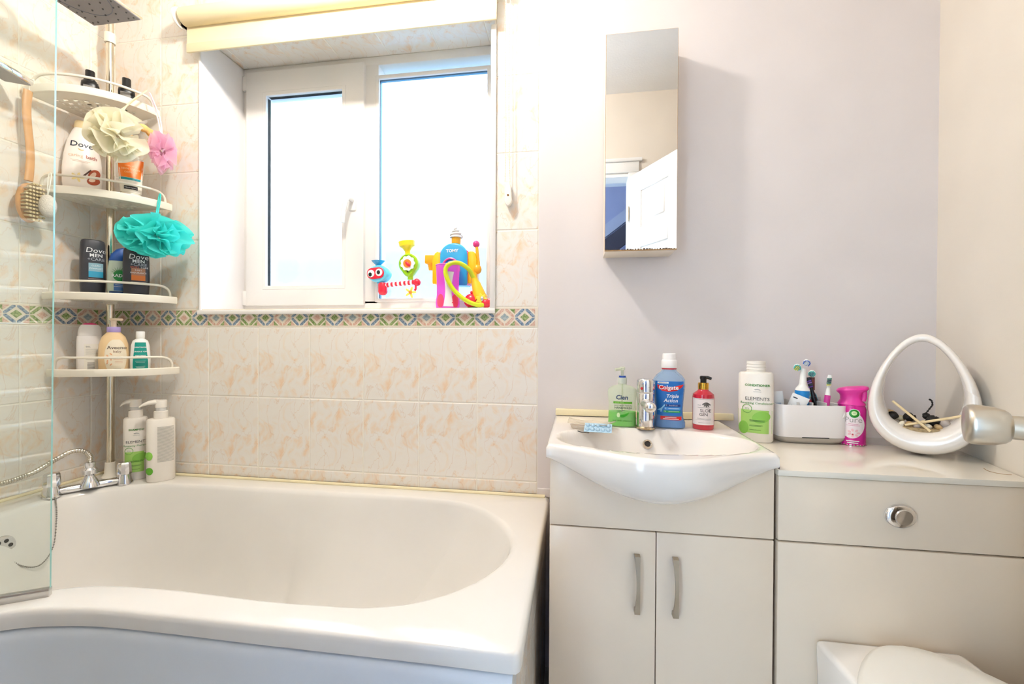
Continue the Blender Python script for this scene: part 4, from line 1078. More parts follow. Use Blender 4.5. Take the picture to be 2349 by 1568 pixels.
hb = mobj('head', *xf(loft_geo([sup_loop(.058, .028, -.006), sup_loop(.062, .031, -.002), sup_loop(.062, .031, .005), sup_loop(.058, .028, .009)]), Matrix.Translation((-.006, 0, -.005)) @ Matrix.Rotation(pi/2, 4, 'Y')), WOOD, br)
gs = []
for i in range(-5, 6):
    for j in range(-3, 4):
        if (i/5.3)**2+(j/3.3)**2 < 1: gs.append(rod_geo((.003, j*.0075, -.005+i*.0105), (.030, j*.0085, -.005+i*.0113), [(.0026, 0), (.0036, 1)], N=6))
mobj('bristles', *join(*gs), mat('boar bristle', 'd8c193', .8), br)['kind'] = 'stuff'
mobj('strap_knob', *sphere_geo((-.018, -.004, .004), .013), mat('pale cork', 'e8d7bd', .6), br)
tube('hang_loop', cr([(-.004, .004, .345), (.004, .008, .372), (.0, .010, .39), (-.006, .006, .372), (-.004, .002, .345)], 6), .002, WHITEP, br, N=6)
pu = empty('pumice_stone', (.092, -.262, 1.488), label='pale pumice stone hanging beside the brush', cat='pumice stone')
mobj('stone', *sphere_geo((0, 0, 0), .023, .020, .036, 24, 16), mat('pumice', 'eadfd4', .9, var=.1, vscale=120, bump=1, bscale=260), pu)
tube('cord', cr([(0, 0, .034), (-.006, .004, .07), (-.010, .010, .105), (-.004, .012, .106), (.003, .004, .07), (0, 0, .034)], 6), .0018, WHITEP, pu, N=6)

# ================================================================ ON THE BASIN
DZ_ = .8264
# hand wash
b = bottle('hand_wash_bottle', 1.893, -.142, DZ_, 'clear green antibacterial hand wash bottle on the basin', 'bottle')
s = Shell([(0, .036, .018, 2.5), (.003, .0395, .021, 2.6), (.03, .0385, .021, 2.6), (.065, .0375, .0205, 2.6), (.095, .0405, .021, 2.6), (.106, .0385, .020, 2.5), (.113, .028, .017, 2.3), (.117, .0125, .0125, 2), (.120, .0115, .0115, 2)])
s.mesh('body', mat('clear pale green plastic', 'eef6dc', .1, alpha=.22, tint=(.96, 1, .93)), b)
lq = Shell([(.0015, .0350, .0172, 2.5), (.004, .0385, .020, 2.6), (.03, .0375, .020, 2.6), (.042, .037, .0198, 2.6)]); lq.mesh('liquid', mat('bright green gel', '62dd1e', .2, transl=.3), b)
lathe('collar', [(.0118, .1202), (.0125, .121), (.0125, .136), (.011, .138)], mat('clear collar', 'e9efe2', .15, alpha=.5), b)
lathe('lock_ring', [(.0098, .138), (.0098, .143)], mat('blue plastic', '1b46a0', .3), b)
mobj('pump', *join(lathe_geo([(.0042, .143), (.0042, .158), (.007, .159), (.0075, .166), (.006, .168)], 14), tube_geo([(0, 0, .163), (-.02, -.008, .160)], .0045, 10), lathe_geo([(.0022, .02), (.0022, .143)], 8)), mat('clear pump', 'eef0d8', .15, alpha=.5), b)
CI = mat('deep blue ink', '16305e', .4)
s.text('Cien', -.001, .078, .0175, CI, b, shear=.12, bold=.0004)
s.patch('green_band', .066, .072, -.024, .027, mat('leaf green ink', '5fae24', .4), b, nz=2); s.text('ALOE VERA', -.008, .0672, .0048, mat('pale green ink', 'bfe08c', .4), b, off=.0011)
s.text('ANTIBACTERIAL', .003, .0585, .0068, mat('slate ink', '3f5648', .5), b); s.text('HANDWASH', .003, .0515, .0082, MATS['slate ink'], b, bold=.0002)
s.bars([(-.014, .008, .0465), (-.014, .000, .0435)], MATS['slate ink'], b)
s.poly('leaf_print', [(-.008, .034), (.006, .036), (.020, .043), (.014, .034), (.004, .028), (-.003, .028)], mat('dark leaf green', '2f9a14', .4), b); s.poly('drop_print', ell(-.010, .034, .0045, .0065), mat('pale drop', 'd5efb0', .3), b)
s.text('Kills 99.9% of bacteria', .001, .0165, .0058, mat('deep green ink', '1f6a12', .4), b)

# mixer tap on the basin
tp = empty('basin_mixer_tap', (1.9545, -.160, DZ_), face(1.9545, -.16), 'short chrome single-lever tap on the basin', 'tap')
lathe('base_ring', [(.0275, 0), (.0275, .004), (.024, .007)], mat('aged chrome', 'c9b99c', .2, .9), tp)
lathe('body', [(.0235, .006), (.0235, .096), (.0225, .098)], CHROME, tp, N=36)
lathe('head', [(.0236, .100), (.0242, .103), (.0242, .132), (.021, .1365), (0, .1385)], CHROME, tp, N=36)
mobj('lever', *tube_geo(cr([(0, 0, .128), (-.008, -.016, .130), (-.014, -.032, .127)], 5), lambda t: .0065-.002*t, 12), CHROME, tp)
mobj('spout', *join(tube_geo(cr([(.0, -.012, .070), (.006, -.030, .069), (.010, -.050, .066)], 6), .0145, 16), sphere_geo((.0115, -.052, .066), .0165, .012, .0155, 20, 12)), CHROME, tp)
mobj('hot_mark', *sphere_geo((-.010, -.0232, .112), .0035, .0016, .0042, 10, 6), mat('red mark', 'd4222c', .3), tp)

# mouthwash
b = bottle('mouthwash_bottle', 2.022, -.134, DZ_, 'blue mouthwash bottle with a white cap on the basin', 'bottle')
s = Shell([(0, .040, .022, 2.5), (.003, .0435, .025, 2.5), (.016, .0435, .025, 2.5), (.028, .0385, .023, 2.4), (.05, .037, .0225, 2.4), (.085, .0395, .0235, 2.4), (.115, .0425, .025, 2.4), (.135, .042, .025, 2.4), (.147, .034, .022, 2.2), (.156, .023, .019, 2), (.160, .0195, .0185, 2), (.163, .019, .0185, 2)])
s.mesh('body', mat('clear blue plastic', 'a9cdf0', .1, alpha=.35, tint=(.85, .93, 1)), b)
lq = Shell([(.002, .039, .021, 2.5), (.004, .0425, .024, 2.5), (.016, .0425, .024, 2.5), (.028, .0375, .022, 2.4), (.05, .036, .0215, 2.4), (.085, .0385, .0225, 2.4), (.110, .0405, .024, 2.4)]); lq.mesh('liquid', mat('blue mouthwash', '3f86cf', .2, transl=.25), b)
lathe('neck_band', [(.0198, .1632), (.0198, .167)], mat('red neck band', 'c2243a', .35), b)
lathe('cap', [(.0205, .167), (.021, .168), (.0205, .187), (.0195, .189), (.0185, .190), (.0178, .206), (.0165, .2075)], mat('white cap', 'fbf6f2', .3), b, N=32)
LB = mat('strong blue label', '1f6fc0', .35)
s.patch('label', .036, .131, lambda q: -s.at(q)[0]*.86, lambda q: s.at(q)[0]*.90, LB, b, nz=20, nx=14)
s.patch('white_flash', .1245, .129, -.030, -.001, WHITEI, b, nz=2, off=.0008); s.bars([(-.027, -.004, .1262)], GREYI, b, off=.0012)
RED = mat('signal red', 'e0201c', .35)
s.poly('red_banner', [(-.031, .121), (.038, .123), (.034, .115), (.020, .105), (.0, .1015), (-.018, .104), (-.029, .111)], RED, b, off=.0013)
s.text('Colgate', -.001, .1085, .0165, WHITEI, b, off=.0020, bold=.0003)
s.text('Triple', .009, .086, .0135, WHITEI, b, off=.0012, shear=.2, bold=.0002); s.text('Action', .005, .0735, .0135, WHITEI, b, off=.0012, shear=.2, bold=.0002)
for i, (c, zz) in enumerate((('1b3a86', .061), ('4d9fe0', .0525), ('2aa05a', .044))):
    s.patch('benefit_band', zz, zz+.006, -.010-.002*i, .030, mat('band '+c, c, .35), b, nz=2, off=.0008); s.text(str(i+1), -.006-.002*i, zz+.001, .0062, WHITEI, b, off=.0012)
    if i == 0: s.text('Fresh Breath', .012, zz+.0017, .0042, WHITEI, b, off=.0012)
    else: s.bars([(-.001, .026, zz+.0026)], WHITEI, b, off=.0012)
s.poly('water_splash', [(-.030, .050), (-.012, .066), (-.006, .067), (-.016, .056), (-.020, .044)], mat('splash blue', '8fd0f2', .3), b, off=.0008)
s.patch('red_strip', .024, .0335, -.022, .033, RED, b, nz=3, off=.0008); s.bars([(-.010, .020, .0298), (-.015, .026, .0258)], WHITEI, b, off=.0012, h=.0016)

# red hand wash
b = bottle('red_hand_wash', 2.113, -.137, DZ_, 'red hand wash bottle with a pale label and black pump on the basin', 'bottle')
REDB = mat('ruby liquid soap bottle', 'c01830', .12, coat=.5)
s = Shell([(0, .026, .026, 2), (.003, .0283, .0283, 2), (.088, .0283, .0283, 2), (.096, .027, .027, 2), (.103, .019, .019, 2), (.106, .0145, .0145, 2), (.109, .0135, .0135, 2)])
s.mesh('body', REDB, b)
lathe('gold_collar', [(.0138, .1092), (.014, .110), (.014, .126), (.0125, .1275)], mat('polished gold', 'd9a441', .15, 1), b)
mobj('pump', *join(lathe_geo([(.008, .1275), (.008, .136), (.0095, .138), (.0095, .144), (.007, .146)], 18), tube_geo(cr([(0, 0, .141), (.010, -.003, .142), (.020, -.006, .139)], 4), lambda t: .005-.001*t, 10)), BLACKP, b)
s.patch('label', .014, .086, -.0262, .0265, mat('pale pink label', 'efe3de', .5), b, nz=6, nx=18)
s.text('THE', -.010, .066, .0046, GREYI, b, off=.0011); s.bars([(-.014, .016, .0615)], GREYI, b, off=.0011)
INKD = mat('soft black ink', '3d3836', .5)
s.text('SLOE', .006, .049, .0125, INKD, b, off=.0011); s.text('GIN', .001, .0385, .0125, INKD, b, off=.0011)
for k in range(5): a = -2.6+k*.5; s.poly('botanical_print', ell(.008+.006*cos(a), .077+.007*sin(a)-.001, .0065, .0022, a=a), mat('botanical grey', '6d6865', .5), b, off=.0011)
s.bars([(-.015, .020, .031), (-.019, .020, .028), (-.012, .018, .020)], GREYI, b, off=.0011, h=.0007)
s.patch('label_line', .0835, .0842, -.026, .026, GREYI, b, nz=1, nx=16, off=.0008)

# clear soap dish with a blister strip
dz = .8262
sd = empty('plastic_tray', (1.800, -.192, dz), -.25, 'clear curved plastic tray lying on the left of the basin', 'tray')
CLP = mat('clear tray plastic', 'efe6d8', .12, alpha=.45)
V = []; Fc = []
for i in range(13):
    for j in range(9):
        u = -1+i/6; v = -1+j/4; z_ = .020-.012*(1-abs(u)**2.2)*(.65+.35*v)+(.008 if v > .5 else 0)*(1-abs(u))
        V.append((u*.060*(1+.12*v), v*.034, z_))
for i in range(12):
    for j in range(8): a = i*9+j; Fc.append([a, a+1, a+10, a+9])
t_ = mobj('shell', V, Fc, CLP, sd); sm = t_.modifiers.new('thick', 'SOLIDIFY'); sm.thickness = .002
mobj('under_skirt', *loft_geo([sup_loop(.050, .026, .0005, 2.6), sup_loop(.053, .029, .009, 2.6)], False, False), CLP, sd)
bp_ = empty('blister_strip', (1.822, -.232, dz+.0012), -.12, 'pale blue blister strip leaning out of the clear tray', 'blister pack', rot=(radians(24), 0, -.12))
BLU = mat('pale blue blister', 'bcdcf0', .18, var=.1, alpha=.85)
mobj('foil', *bevel_geo(box_geo(-.036, .036, -.020, .020, .010, .0115), .0006, 1), BLU, bp_)
for i in range(5):
    for j in range(2): mobj('bubble', *sphere_geo((-.027+i*.0135, -.009+j*.018, .0115), .0058, .0075, .005, 12, 8), BLU, bp_)
hp_ = empty('hair_pin', (1.768, -.246, .8262), label='thin dark hair pin by the clear tray', cat='hair pin')
tube('wire', cr([(0, 0, .003), (.010, -.006, .0015), (.024, -.010, .0012), (.030, -.009, .0012)], 5), .0011, BLACKP, hp_, N=6)

# ================================================================ ON THE TOILET WORKTOP
WZ = .7906
b = elements('conditioner_bottle', 2.264, -.098, WZ, .193, .0435, .030, 'white open conditioner bottle with a green panel beside the basin', 'bottle', 'conditioner', -.10)
lathe('neck_thread', [(.0235, .193), (.0235, .199), (.0248, .200), (.0235, .202), (.0235, .207), (.0248, .208), (.0235, .210), (.0235, .215), (.0245, .216), (.0235, .218), (.0235, .2225), (.021, .223), (.021, .20)], PUMPW, b, N=32)

tc = empty('toothbrush_caddy', (2.404, -.078, WZ), radians(2), 'white toothbrush caddy with a grey base', 'toothbrush holder')
GB = mat('warm grey rubber base', 'b5aca0', .5); WCAD = mat('white caddy plastic', 'f2ece8', .22)
def rr(hw, hd, z, n=5, N=48): return sup_loop(hw, hd, z, n, N)
mobj('base', *loft_geo([rr(.078, .034, 0, 4), rr(.084, .040, .006, 4), rr(.0875, .0425, .012, 4.5), rr(.0875, .0425, .0165, 4.5)]), GB, tc)
mobj('shell', *loft_geo([rr(.0876, .0426, .0168), rr(.0885, .0432, .030), rr(.0885, .0432, .103), rr(.0872, .042, .105), rr(.0855, .0402, .104), rr(.0855, .0402, .030)], cap0=False), WCAD, tc)
box('slot', -.032, .036, -.0440, -.0425, .0158, .0180, BLACKP, tc)
for xx in (-.040, -.004, .030): mobj('divider', *bevel_geo(prism_geo([(xx, .03), (xx+.003, .03), (xx+.003, .112), (xx, .112)], -.038, .038), .0008, 1), mat('grey divider', 'c9c4bd', .4), tc)
mobj('back_divider', *bevel_geo(box_geo(-.002, .050, .020, .023, .03, .122), .001, 1), MATS['grey divider'], tc)
def T(px, py, pz): return (2.404+px, -.078+py, WZ+pz)
def lean(name, lab, cat, x, y, z0, rx=0, ry=0, group=None):
    return empty(name, T(x, y, z0), label=lab, cat=cat, group=group, rot=(rx, ry, face(2.404+x, -.078+y)))
BL = mat('toothbrush blue', '1387cf', .35); TEAL = mat('toothbrush teal', '21a8bf', .35); MAG = mat('toothbrush magenta', 'cf3a95', .35)
# electric toothbrush
e = lean('electric_toothbrush', 'blue and white electric toothbrush in the caddy with two brush heads', 'toothbrush', -.020, -.012, .044, 0, radians(2), 'toothbrushes in the caddy')
mobj('grip', *loft_geo([sup_loop(.012, .012, 0), sup_loop(.0155, .0145, .03), sup_loop(.017, .0155, .08), sup_loop(.0178, .016, .098)]), BL, e)
mobj('body', *loft_geo([sup_loop(.0178, .016, .0985), sup_loop(.0165, .015, .104), sup_loop(.0105, .010, .112), sup_loop(.0085, .0085, .118), sup_loop(.0072, .007, .148), sup_loop(.0062, .006, .156), sup_loop(.0058, .0055, .160)]), mat('brush white plastic', 'f8f4ee', .25), e)
def head(z, x, y, col, col2, par):
    h_ = mobj('brush_head', *xf(lathe_geo([(.0085, 0), (.009, .004), (.007, .006)], 18), Matrix.Translation((x, y, z)) @ Matrix.Rotation(pi/2+.3, 4, 'X')), MATS['brush white plastic'], par)
    gs = []
    for k in range(19):
        r_ = (0 if k == 0 else .0042 if k < 7 else .0075); a = k*1.047 if k < 7 else k*.524
        gs.append(xf(lathe_geo([(.0012, .006), (.0012, .013)], 6, cx=r_*cos(a), cy=r_*sin(a)), Matrix.Translation((x, y, z)) @ Matrix.Rotation(pi/2+.3, 4, 'X')))
    mobj('bristles', *join(*gs[:10]), col, h_); mobj('bristles', *join(*gs[10:]), col2, h_)
head(.164, -.014, -.001, mat('lime bristle', 'd7e04a', .6), mat('aqua bristle', '37c9c6', .6), e); head(.178, .007, -.001, mat('pale bristle', 'dfeaf2', .6), mat('blue bristle', '2a5fc0', .6), e)
# child's electric brush
e = lean('child_toothbrush', 'teal child electric toothbrush with a brown printed neck at the back of the caddy', 'toothbrush', .030, .030, .0312, 0, 0, 'toothbrushes in the caddy')
mobj('grip', *loft_geo([sup_loop(.012, .011, 0), sup_loop(.0145, .013, .06), sup_loop(.0145, .013, .082), sup_loop(.010, .010, .096), sup_loop(.0075, .0075, .100)]), TEAL, e)
mobj('grip_patch', *sphere_geo((-.006, -.0115, .075), .007, .003, .010, 12, 8), mat('red patch', 'c7283c', .4), e)
mobj('ring', *lathe_geo([(.0078, .100), (.0078, .108)], 18), MATS['brush white plastic'], e)
mobj('neck', *loft_geo([sup_loop(.0062, .006, .1085), sup_loop(.0062, .006, .145)]), mat('brown cartoon print', '6a2f2a', .4, var=.6, vscale=90), e)
mobj('stem', *loft_geo([sup_loop(.0035, .0035, .145), sup_loop(.0030, .003, .156)]), MATS['brush white plastic'], e)
head(.158, -.001, -.001, mat('sea green bristle', '1f9aa0', .6), mat('mint bristle', '4ac9c0', .6), e)
# manual brushes
def manual(name, lab, x, y, z0, ry, colh, coln, cols, L=.145, rx=0):
    e = lean(name, lab, 'toothbrush', x, y, z0, rx, ry, 'toothbrushes in the caddy')
    mobj('handle', *loft_geo([sup_loop(.005, .004, 0), sup_loop(.0075, .006, .02), sup_loop(.007, .0055, .065), sup_loop(.0068, .0052, .072)]), colh, e)
    mobj('neck', *loft_geo([sup_loop(.0066, .005, .0725), sup_loop(.0045, .004, .090), sup_loop(.0035, .003, L-.034), sup_loop(.0055, .003, L-.028), sup_loop(.0062, .003, L-.010), sup_loop(.004, .002, L)]), coln, e)
    for r_, c_ in enumerate(cols):
        gs = []
        for i in range(5): gs.append(box_geo(-.0055+i*.0022, -.0040+i*.0022, -.014, -.0028, L-.029+r_*.0055+i*.0004, L-.026+r_*.0055+i*.0004))
        mobj('bristles', *join(*gs), c_, e)
GN = mat('dark green bristle', '0f6f5a', .6); YL = mat('lemon bristle', 'e0dc62', .6); NV = mat('navy bristle', '123f56', .6)
manual('toothbrush', 'pink and white manual toothbrush with green bristles in the caddy', .036, -.022, .060, radians(5), MAG, MATS['brush white plastic'], [YL, GN, NV, GN], L=.128)
PURP = mat('purple bristle', '7a46b8', .6); PK = mat('lavender bristle', 'b07fd0', .6)
manual('toothbrush', 'black manual toothbrush with purple bristles leaning in the caddy', .040, .006, .052, radians(-13), BLACKP, BLACKP, [PURP, BLACKP, PK, PURP], L=.128)
# toothpaste tubes
for (x, y, z0, ry, rx, lab, w_) in ((-.066, .006, .040, radians(-8), 0, 'white toothpaste tube at the back left of the caddy', .020), (-.060, -.016, .040, radians(22), 0, 'silver white toothpaste tube tilted right in the caddy', .021)):
    e = lean('toothpaste_tube', lab, 'toothpaste', x, y, z0, rx, ry, 'toothpaste tubes in the caddy')
    s = Shell([(.0, .012, .011, 2), (.02, .016, .0125, 2), (.06, w_*.95, .006, 2), (.088, w_, .0015, 2), (.096, w_, .001, 2)])
    s.mesh('body', mat('tube white', 'eeece8', .3), e); s.patch('print', .028, .064, -.012, .012, mat('grey blue print', 'aeb9c8', .4), e, nz=5)
    s.patch('crimp_mark', .084, .087, -.016, -.005, BLACKP, e, nz=1); s.bars([(-.010, .010, .06-.004*i) for i in range(5)], GREYI, e, h=.0008)
fc_ = empty('dental_floss', T(.066, -.020, .082), 0, 'round white floss dispenser at the right of the caddy', 'floss', rot=(radians(70), 0, face(2.47, -.1)))
mobj('case', *loft_geo([sup_loop(.020, .020, -.006), sup_loop(.022, .022, -.003), sup_loop(.022, .022, .004), sup_loop(.019, .019, .0085), sup_loop(.010, .010, .0105)]), MATS['brush white plastic'], fc_)
mobj('loop_mark', *tube_geo([(-.012+.005*cos(a), .009+.007*sin(a), .0098) for a in [2*pi*i/20 for i in range(20)]], .0011, 6, True), TEAL, fc_)

# air freshener
b = bottle('air_freshener', 2.512, -.090, WZ, 'magenta air freshener spray with a trigger cap beside the caddy', 'air freshener', -.02)
MGT = mat('magenta can', 'd2128f', .18, coat=.4); MG2 = mat('magenta cap', 'e6359f', .35)
s = Shell([(.0, .0335, .0335, 2), (.003, .0335, .0335, 2), (.004, .0325, .0325, 2), (.096, .0325, .0325, 2), (.101, .031, .031, 2), (.107, .029, .029, 2)])
s.mesh('can', MGT, b); lathe('rim', [(.0336, .0), (.0336, .003)], mat('tin rim', 'cfc8b6', .3, .8), b)
cps = [(.0315, .0285, .1075, 0), (.030, .027, .112, 0), (.024, .022, .120, -.001), (.0235, .021, .130, -.002), (.026, .024, .138, -.001), (.034, .027, .144, .001), (.036, .028, .148, .002), (.033, .025, .153, .003), (.022, .016, .156, .006)]
mobj('trigger_cap', *loft_geo([[(x_*1.0, y_, z_+(x_*.12 if z_ > .135 else 0)) for x_, y_, z_ in sup_loop(hw, hd, zz, 2.4, cx=cx)] for hw, hd, zz, cx in cps]), MG2, b)
mobj('trigger', *loft_geo([[(x_, y_-.004, z_) for x_, y_, z_ in sup_loop(.006, .004, zz, 2.4, cx=cx)] for cx, zz in ((.026, .150), (.0275, .140), (.0275, .130), (.025, .118))]), MG2, b)
s.poly('white_oval', ell(.002, .055, .0265, .036, 30), mat('label white', 'f3e6e6', .4), b, off=.0006)
s.poly('round_emblem', ell(.007, .086, .0125, .0125, 24), WHITEI, b, off=.0009); s.poly('green_ring', ell(.007, .086, .0112, .0112, 24), mat('emblem green', '1e8a1e', .35), b, off=.0012); s.poly('ring_centre', ell(.007, .087, .006, .006, 18), mat('pale emblem centre', 'd9efb0', .4), b, off=.0015)
s.bars([(.004, .010, .0875), (.004, .010, .0855)], GREYI, b, off=.0018, h=.0008)
s.text('Pure', .005, .0625, .0205, mat('warm grey ink', 'a59c98', .5), b, off=.0012)
s.bars([(-.006, .016, .0575), (-.010, .019, .0535)], mat('rose ink', 'd97fa0', .5), b, off=.0012)
for k in range(7): a = k*.9; s.poly('blossom_print', ell(.006+.010*cos(a), .034+.008*sin(a), .004, .0026, a=a), mat('blossom pink', 'f0bfc4', .5), b, off=.0011)
s.poly('blossom_heart', ell(.004, .030, .0022, .0022, 10), mat('blossom red', 'b8323f', .5), b, off=.0013)
s.bars([(-.010, .018, .0112), (-.008, .016, .0062)], WHITEI, b, off=.0012, h=.0022)

# egg-shaped ceramic planter with pebbles and reeds
EGX, EGY = 2.628, -.168
EGR = -.62
eg = empty('egg_planter', (EGX, EGY, WZ), EGR, 'white ceramic egg-shaped open planter at the end of the worktop', 'planter')
def egg(t, sc=1.0):  # outline in xz
    z = .150-.150*cos(t); q = z/.300
    w = .108*(sin(t)**.86)*(1.20-.52*q) if 0 < t < pi else 0
    return w, z
NO, NS = 56, 14
outer = []
for i in range(NO):
    a = 2*pi*i/NO; c, s_ = cos(a), sin(a)
    q = .5-.5*math.cos(pi*(.5+.5*s_)) if False else (s_+1)/2
    zz = .300*q; ww = .106*(max(0, 1-(2*q-1)**2))**.5*(1.22-.54*q)
    outer.append((ww*(1 if c > 0 else -1) if abs(c) > 1e-6 else 0, zz))
inner_o = []
for i in range(NO):
    a = 2*pi*i/NO; c, s_ = cos(a), sin(a); q = (s_+1)/2; zz = .060+.220*q; ww = .075*(max(0, 1-(2*q-1)**2))**.5*(1.18-.46*q)
    inner_o.append((ww*(1 if c > 0 else -1) if abs(c) > 1e-6 else 0, zz))
# body: ring swept between outer and inner outlines with a rounded section; thicker at the foot
loops = []
for i in range(NO):
    ox_, oz_ = outer[i]; ix_, iz_ = inner_o[i]; mx_, mz_ = (ox_+ix_)/2, (oz_+iz_)/2
    hx, hz = (ox_-ix_)/2, (oz_-iz_)/2; q = oz_/.3; dep = .052*(1-q)**1.0+.018+.018*sin(pi*q)
    row = []
    for k in range(NS):
        b_ = 2*pi*k/NS; cb, sb = cos(b_), sin(b_); e_ = 2/2.6
        cb2 = math.copysign(abs(cb)**e_, cb); sb2 = math.copysign(abs(sb)**e_, sb)
        row.append((mx_+hx*cb2, dep*sb2, max(.0, mz_+hz*cb2)))
    loops.append(row)
loops.append(loops[0])
mobj('shell', *loft_geo(loops, False, False), CERAM, eg, ang=75)
# bowl floor under the pebbles
mobj('bowl_floor', *loft_geo([sup_loop(.070, .036, .050, 2.2), sup_loop(.078, .044, .066, 2.2)], True, True), mat('pale gravel bed', 'b79f78', .9, var=.35, vscale=160, bump=1, bscale=240), eg)
rnd = random.Random(21)
PB = [mat('cream pebble', 'e6d2a8', .5, var=.12), mat('tan pebble', 'c9a878', .5, var=.15), mat('grey shell pebble', 'b8aaa0', .5, var=.15), mat('ivory pebble', 'f0e4cc', .5)]
DKP = mat('black dried pod', '17120f', .7, var=.3)
def ew(x_, y_, z_):
    return (EGX+x_*cos(EGR)-y_*sin(EGR), EGY+x_*sin(EGR)+y_*cos(EGR), WZ+z_+.010)
spots = [(-.070, -.006, .074, .012), (-.058, .008, .080, .013), (-.052, -.022, .063, .009), (-.036, -.026, .061, .009), (-.040, .012, .070, .011), (-.022, -.018, .062, .008), (-.008, -.028, .060, .010), (.012, -.024, .060, .009), (.004, .010, .062, .010), (.030, -.020, .061, .009), (.042, -.006, .066, .014), (.058, -.014, .065, .008), (.066, .006, .068, .010), (.024, .016, .062, .010), (-.020, .020, .064, .010)]
for i, (x_, y_, z_, r_) in enumerate(spots):
    front = sorted(q[0] for q in spots if q[1] < -.01); rear = sorted(q[0] for q in spots if q[1] >= -.01); row_ = front if y_ < -.01 else rear
    lab = ('cream', 'tan', 'grey', 'ivory')[i % 4]+' pebble, '+('first', 'second', 'third', 'fourth', 'fifth', 'sixth', 'seventh', 'eighth', 'ninth')[row_.index(x_)]+' from the left in the '+('front' if y_ < -.01 else 'rear')+' row in the egg planter'
    m_ = PB[i % 4]; o = sphere('pebble', (0, 0, 0), r_, m_, None, r_*rnd.uniform(.75, 1), r_*rnd.uniform(.6, .8), 12, 8); o.location = ew(x_, y_, z_); o.rotation_euler = (rnd.random(), rnd.random(), rnd.random()*3)
    tag(o, lab, 'pebble', 'pebbles in the egg planter')
def pod(name, x_, y_, z_, r_, lab, sd_):
    rn = random.Random(sd_); o = empty(name, ew(x_, y_, z_), label=lab, cat='dried pod', group='dried black pods in the egg planter')
    gs = []
    for k in range(14):
        d = Vector((rn.gauss(0, 1), rn.gauss(0, 1), abs(rn.gauss(0, .8)))).normalized()
        gs.append(xf(sphere_geo((0, 0, 0), r_*.42, r_*.30, r_*.14, 8, 6), Matrix.Translation(d*r_*.62) @ Vector((0, 0, 1)).rotation_difference(d).to_matrix().to_4x4()))
    mobj('scales', *join(*gs, sphere_geo((0, 0, 0), r_*.6, N=10, Mn=6)), DKP, o)
    return o
pod('dried_pod', -.054, -.020, .078, .016, 'dark pod by the large shell on the left of the egg planter', 1)
pod('dried_pod', -.022, -.006, .076, .017, 'dark cone left of where the two reeds cross', 2)
pod('dried_pod', .020, -.004, .072, .020, 'dark cone under the long reed in the egg planter', 3)
pd = pod('dried_pod', .008, .018, .080, .012, 'dark pod with a curled beaded stalk in the egg planter', 4)
cp_ = cr([(0, 0, .008), (.008, 0, .020), (.014, 0, .030), (.012, 0, .040), (.008, 0, .043)], 6)
mobj('stalk', *join(tube_geo(cp_, .0014, 6), *[sphere_geo(q, .0024, N=6, Mn=4) for q in cp_[::3]]), DKP, pd)
tag(mobj('dried_leaf', *loft_geo([sup_loop(.004, .002, 0), sup_loop(.011, .003, .010), sup_loop(.013, .003, .018), sup_loop(.004, .002, .022)]), DKP, loc=ew(.071, -.014, .068), rot=(0, .5, .3)), 'black leaf scrap at the right inside the egg planter', 'dried leaf')
REED = mat('reed stick', 'e8cfa0', .6, var=.1, vscale=40)
for p0, p1, lab in (((-.054, -.030, .118), (.016, -.042, .052), 'short pale reed stick leaning to the left in the egg planter'), ((-.030, -.036, .060), (.080, -.030, .098), 'long pale reed stick leaning to the right in the egg planter')):
    o = mobj('reed_stick', *rod_geo(ew(*p0), ew(*p1), [(.0029, 0), (.0031, 1)], N=10), REED); tag(o, lab, 'reed stick')

# ================================================================ BATH TOYS IN THE WINDOW
TB = mat('toy sky blue', '29a9e0', .25, coat=.3); TC = mat('toy light cyan', '6fd0ea', .25, coat=.3); TY = mat('toy yellow', 'ffc60a', .28, coat=.3); TR = mat('toy red', 'e8213c', .25, coat=.3)
TG = mat('toy lime', 'a5d818', .28, coat=.3); TP = mat('toy pink', 'f0559a', .28, coat=.3); TW = mat('toy white', 'fbfaf8', .3); TK = mat('toy black', '17181c', .3); TLY = mat('toy acid yellow', 'd2e010', .28, coat=.3); TO = mat('toy orange', 'f58a2a', .3); TDB = mat('toy deep blue', '2362b8', .3)
CLR = mat('clear suction cup', 'f0eff2', .1, alpha=.3)
def disc(r, y0, y1, cx, cz, sx=1, sz=1, n=28, taper=1): # disc facing -y
    lo = [(cx+r*sx*cos(2*pi*i/n), y1, cz+r*sz*sin(2*pi*i/n)) for i in range(n)]; hi = [(cx+r*taper*sx*cos(2*pi*i/n), y0, cz+r*taper*sz*sin(2*pi*i/n)) for i in range(n)]
    return loft_geo([lo, hi])
# ---- goggle-eyed water station
ts = empty('water_station_toy', (1.01, .17, 1.245), label='blue goggle-eyed water toy with a striped pipe stuck to the window', cat='bath toy')
def o3(g): return [Vector((v[0]-1.01, v[1]-.17, v[2]-1.245)) for v in g[0]], g[1]
mobj('body', *o3(loft_geo([[(1.006+.046*sc*cos(2*pi*i/32), y_, 1.320+.034*sc*sin(2*pi*i/32)*(1+.06*cos(2*pi*i/32))) for i in range(32)] for sc, y_ in ((.80, .192), (.98, .184), (1, .170), (.95, .158), (.80, .152))])), TC, ts)
def stadium(cx, cz, hl, r, n=12):
    return [(cx+hl+r*cos(-pi/2+pi*i/n), cz+r*sin(-pi/2+pi*i/n)) for i in range(n+1)]+[(cx-hl+r*cos(pi/2+pi*i/n), cz+r*sin(pi/2+pi*i/n)) for i in range(n+1)]
mk = mobj('goggles', *o3(bevel_geo(prism_geo([(1.000+(x_-1.0)*cos(.08)-(z_-1.321)*sin(.08), 1.321+(x_-1.0)*sin(.08)+(z_-1.321)*cos(.08)) for x_, z_ in stadium(1.0, 1.321, .013, .0215)], .148, .156), .0015)), TR, ts)
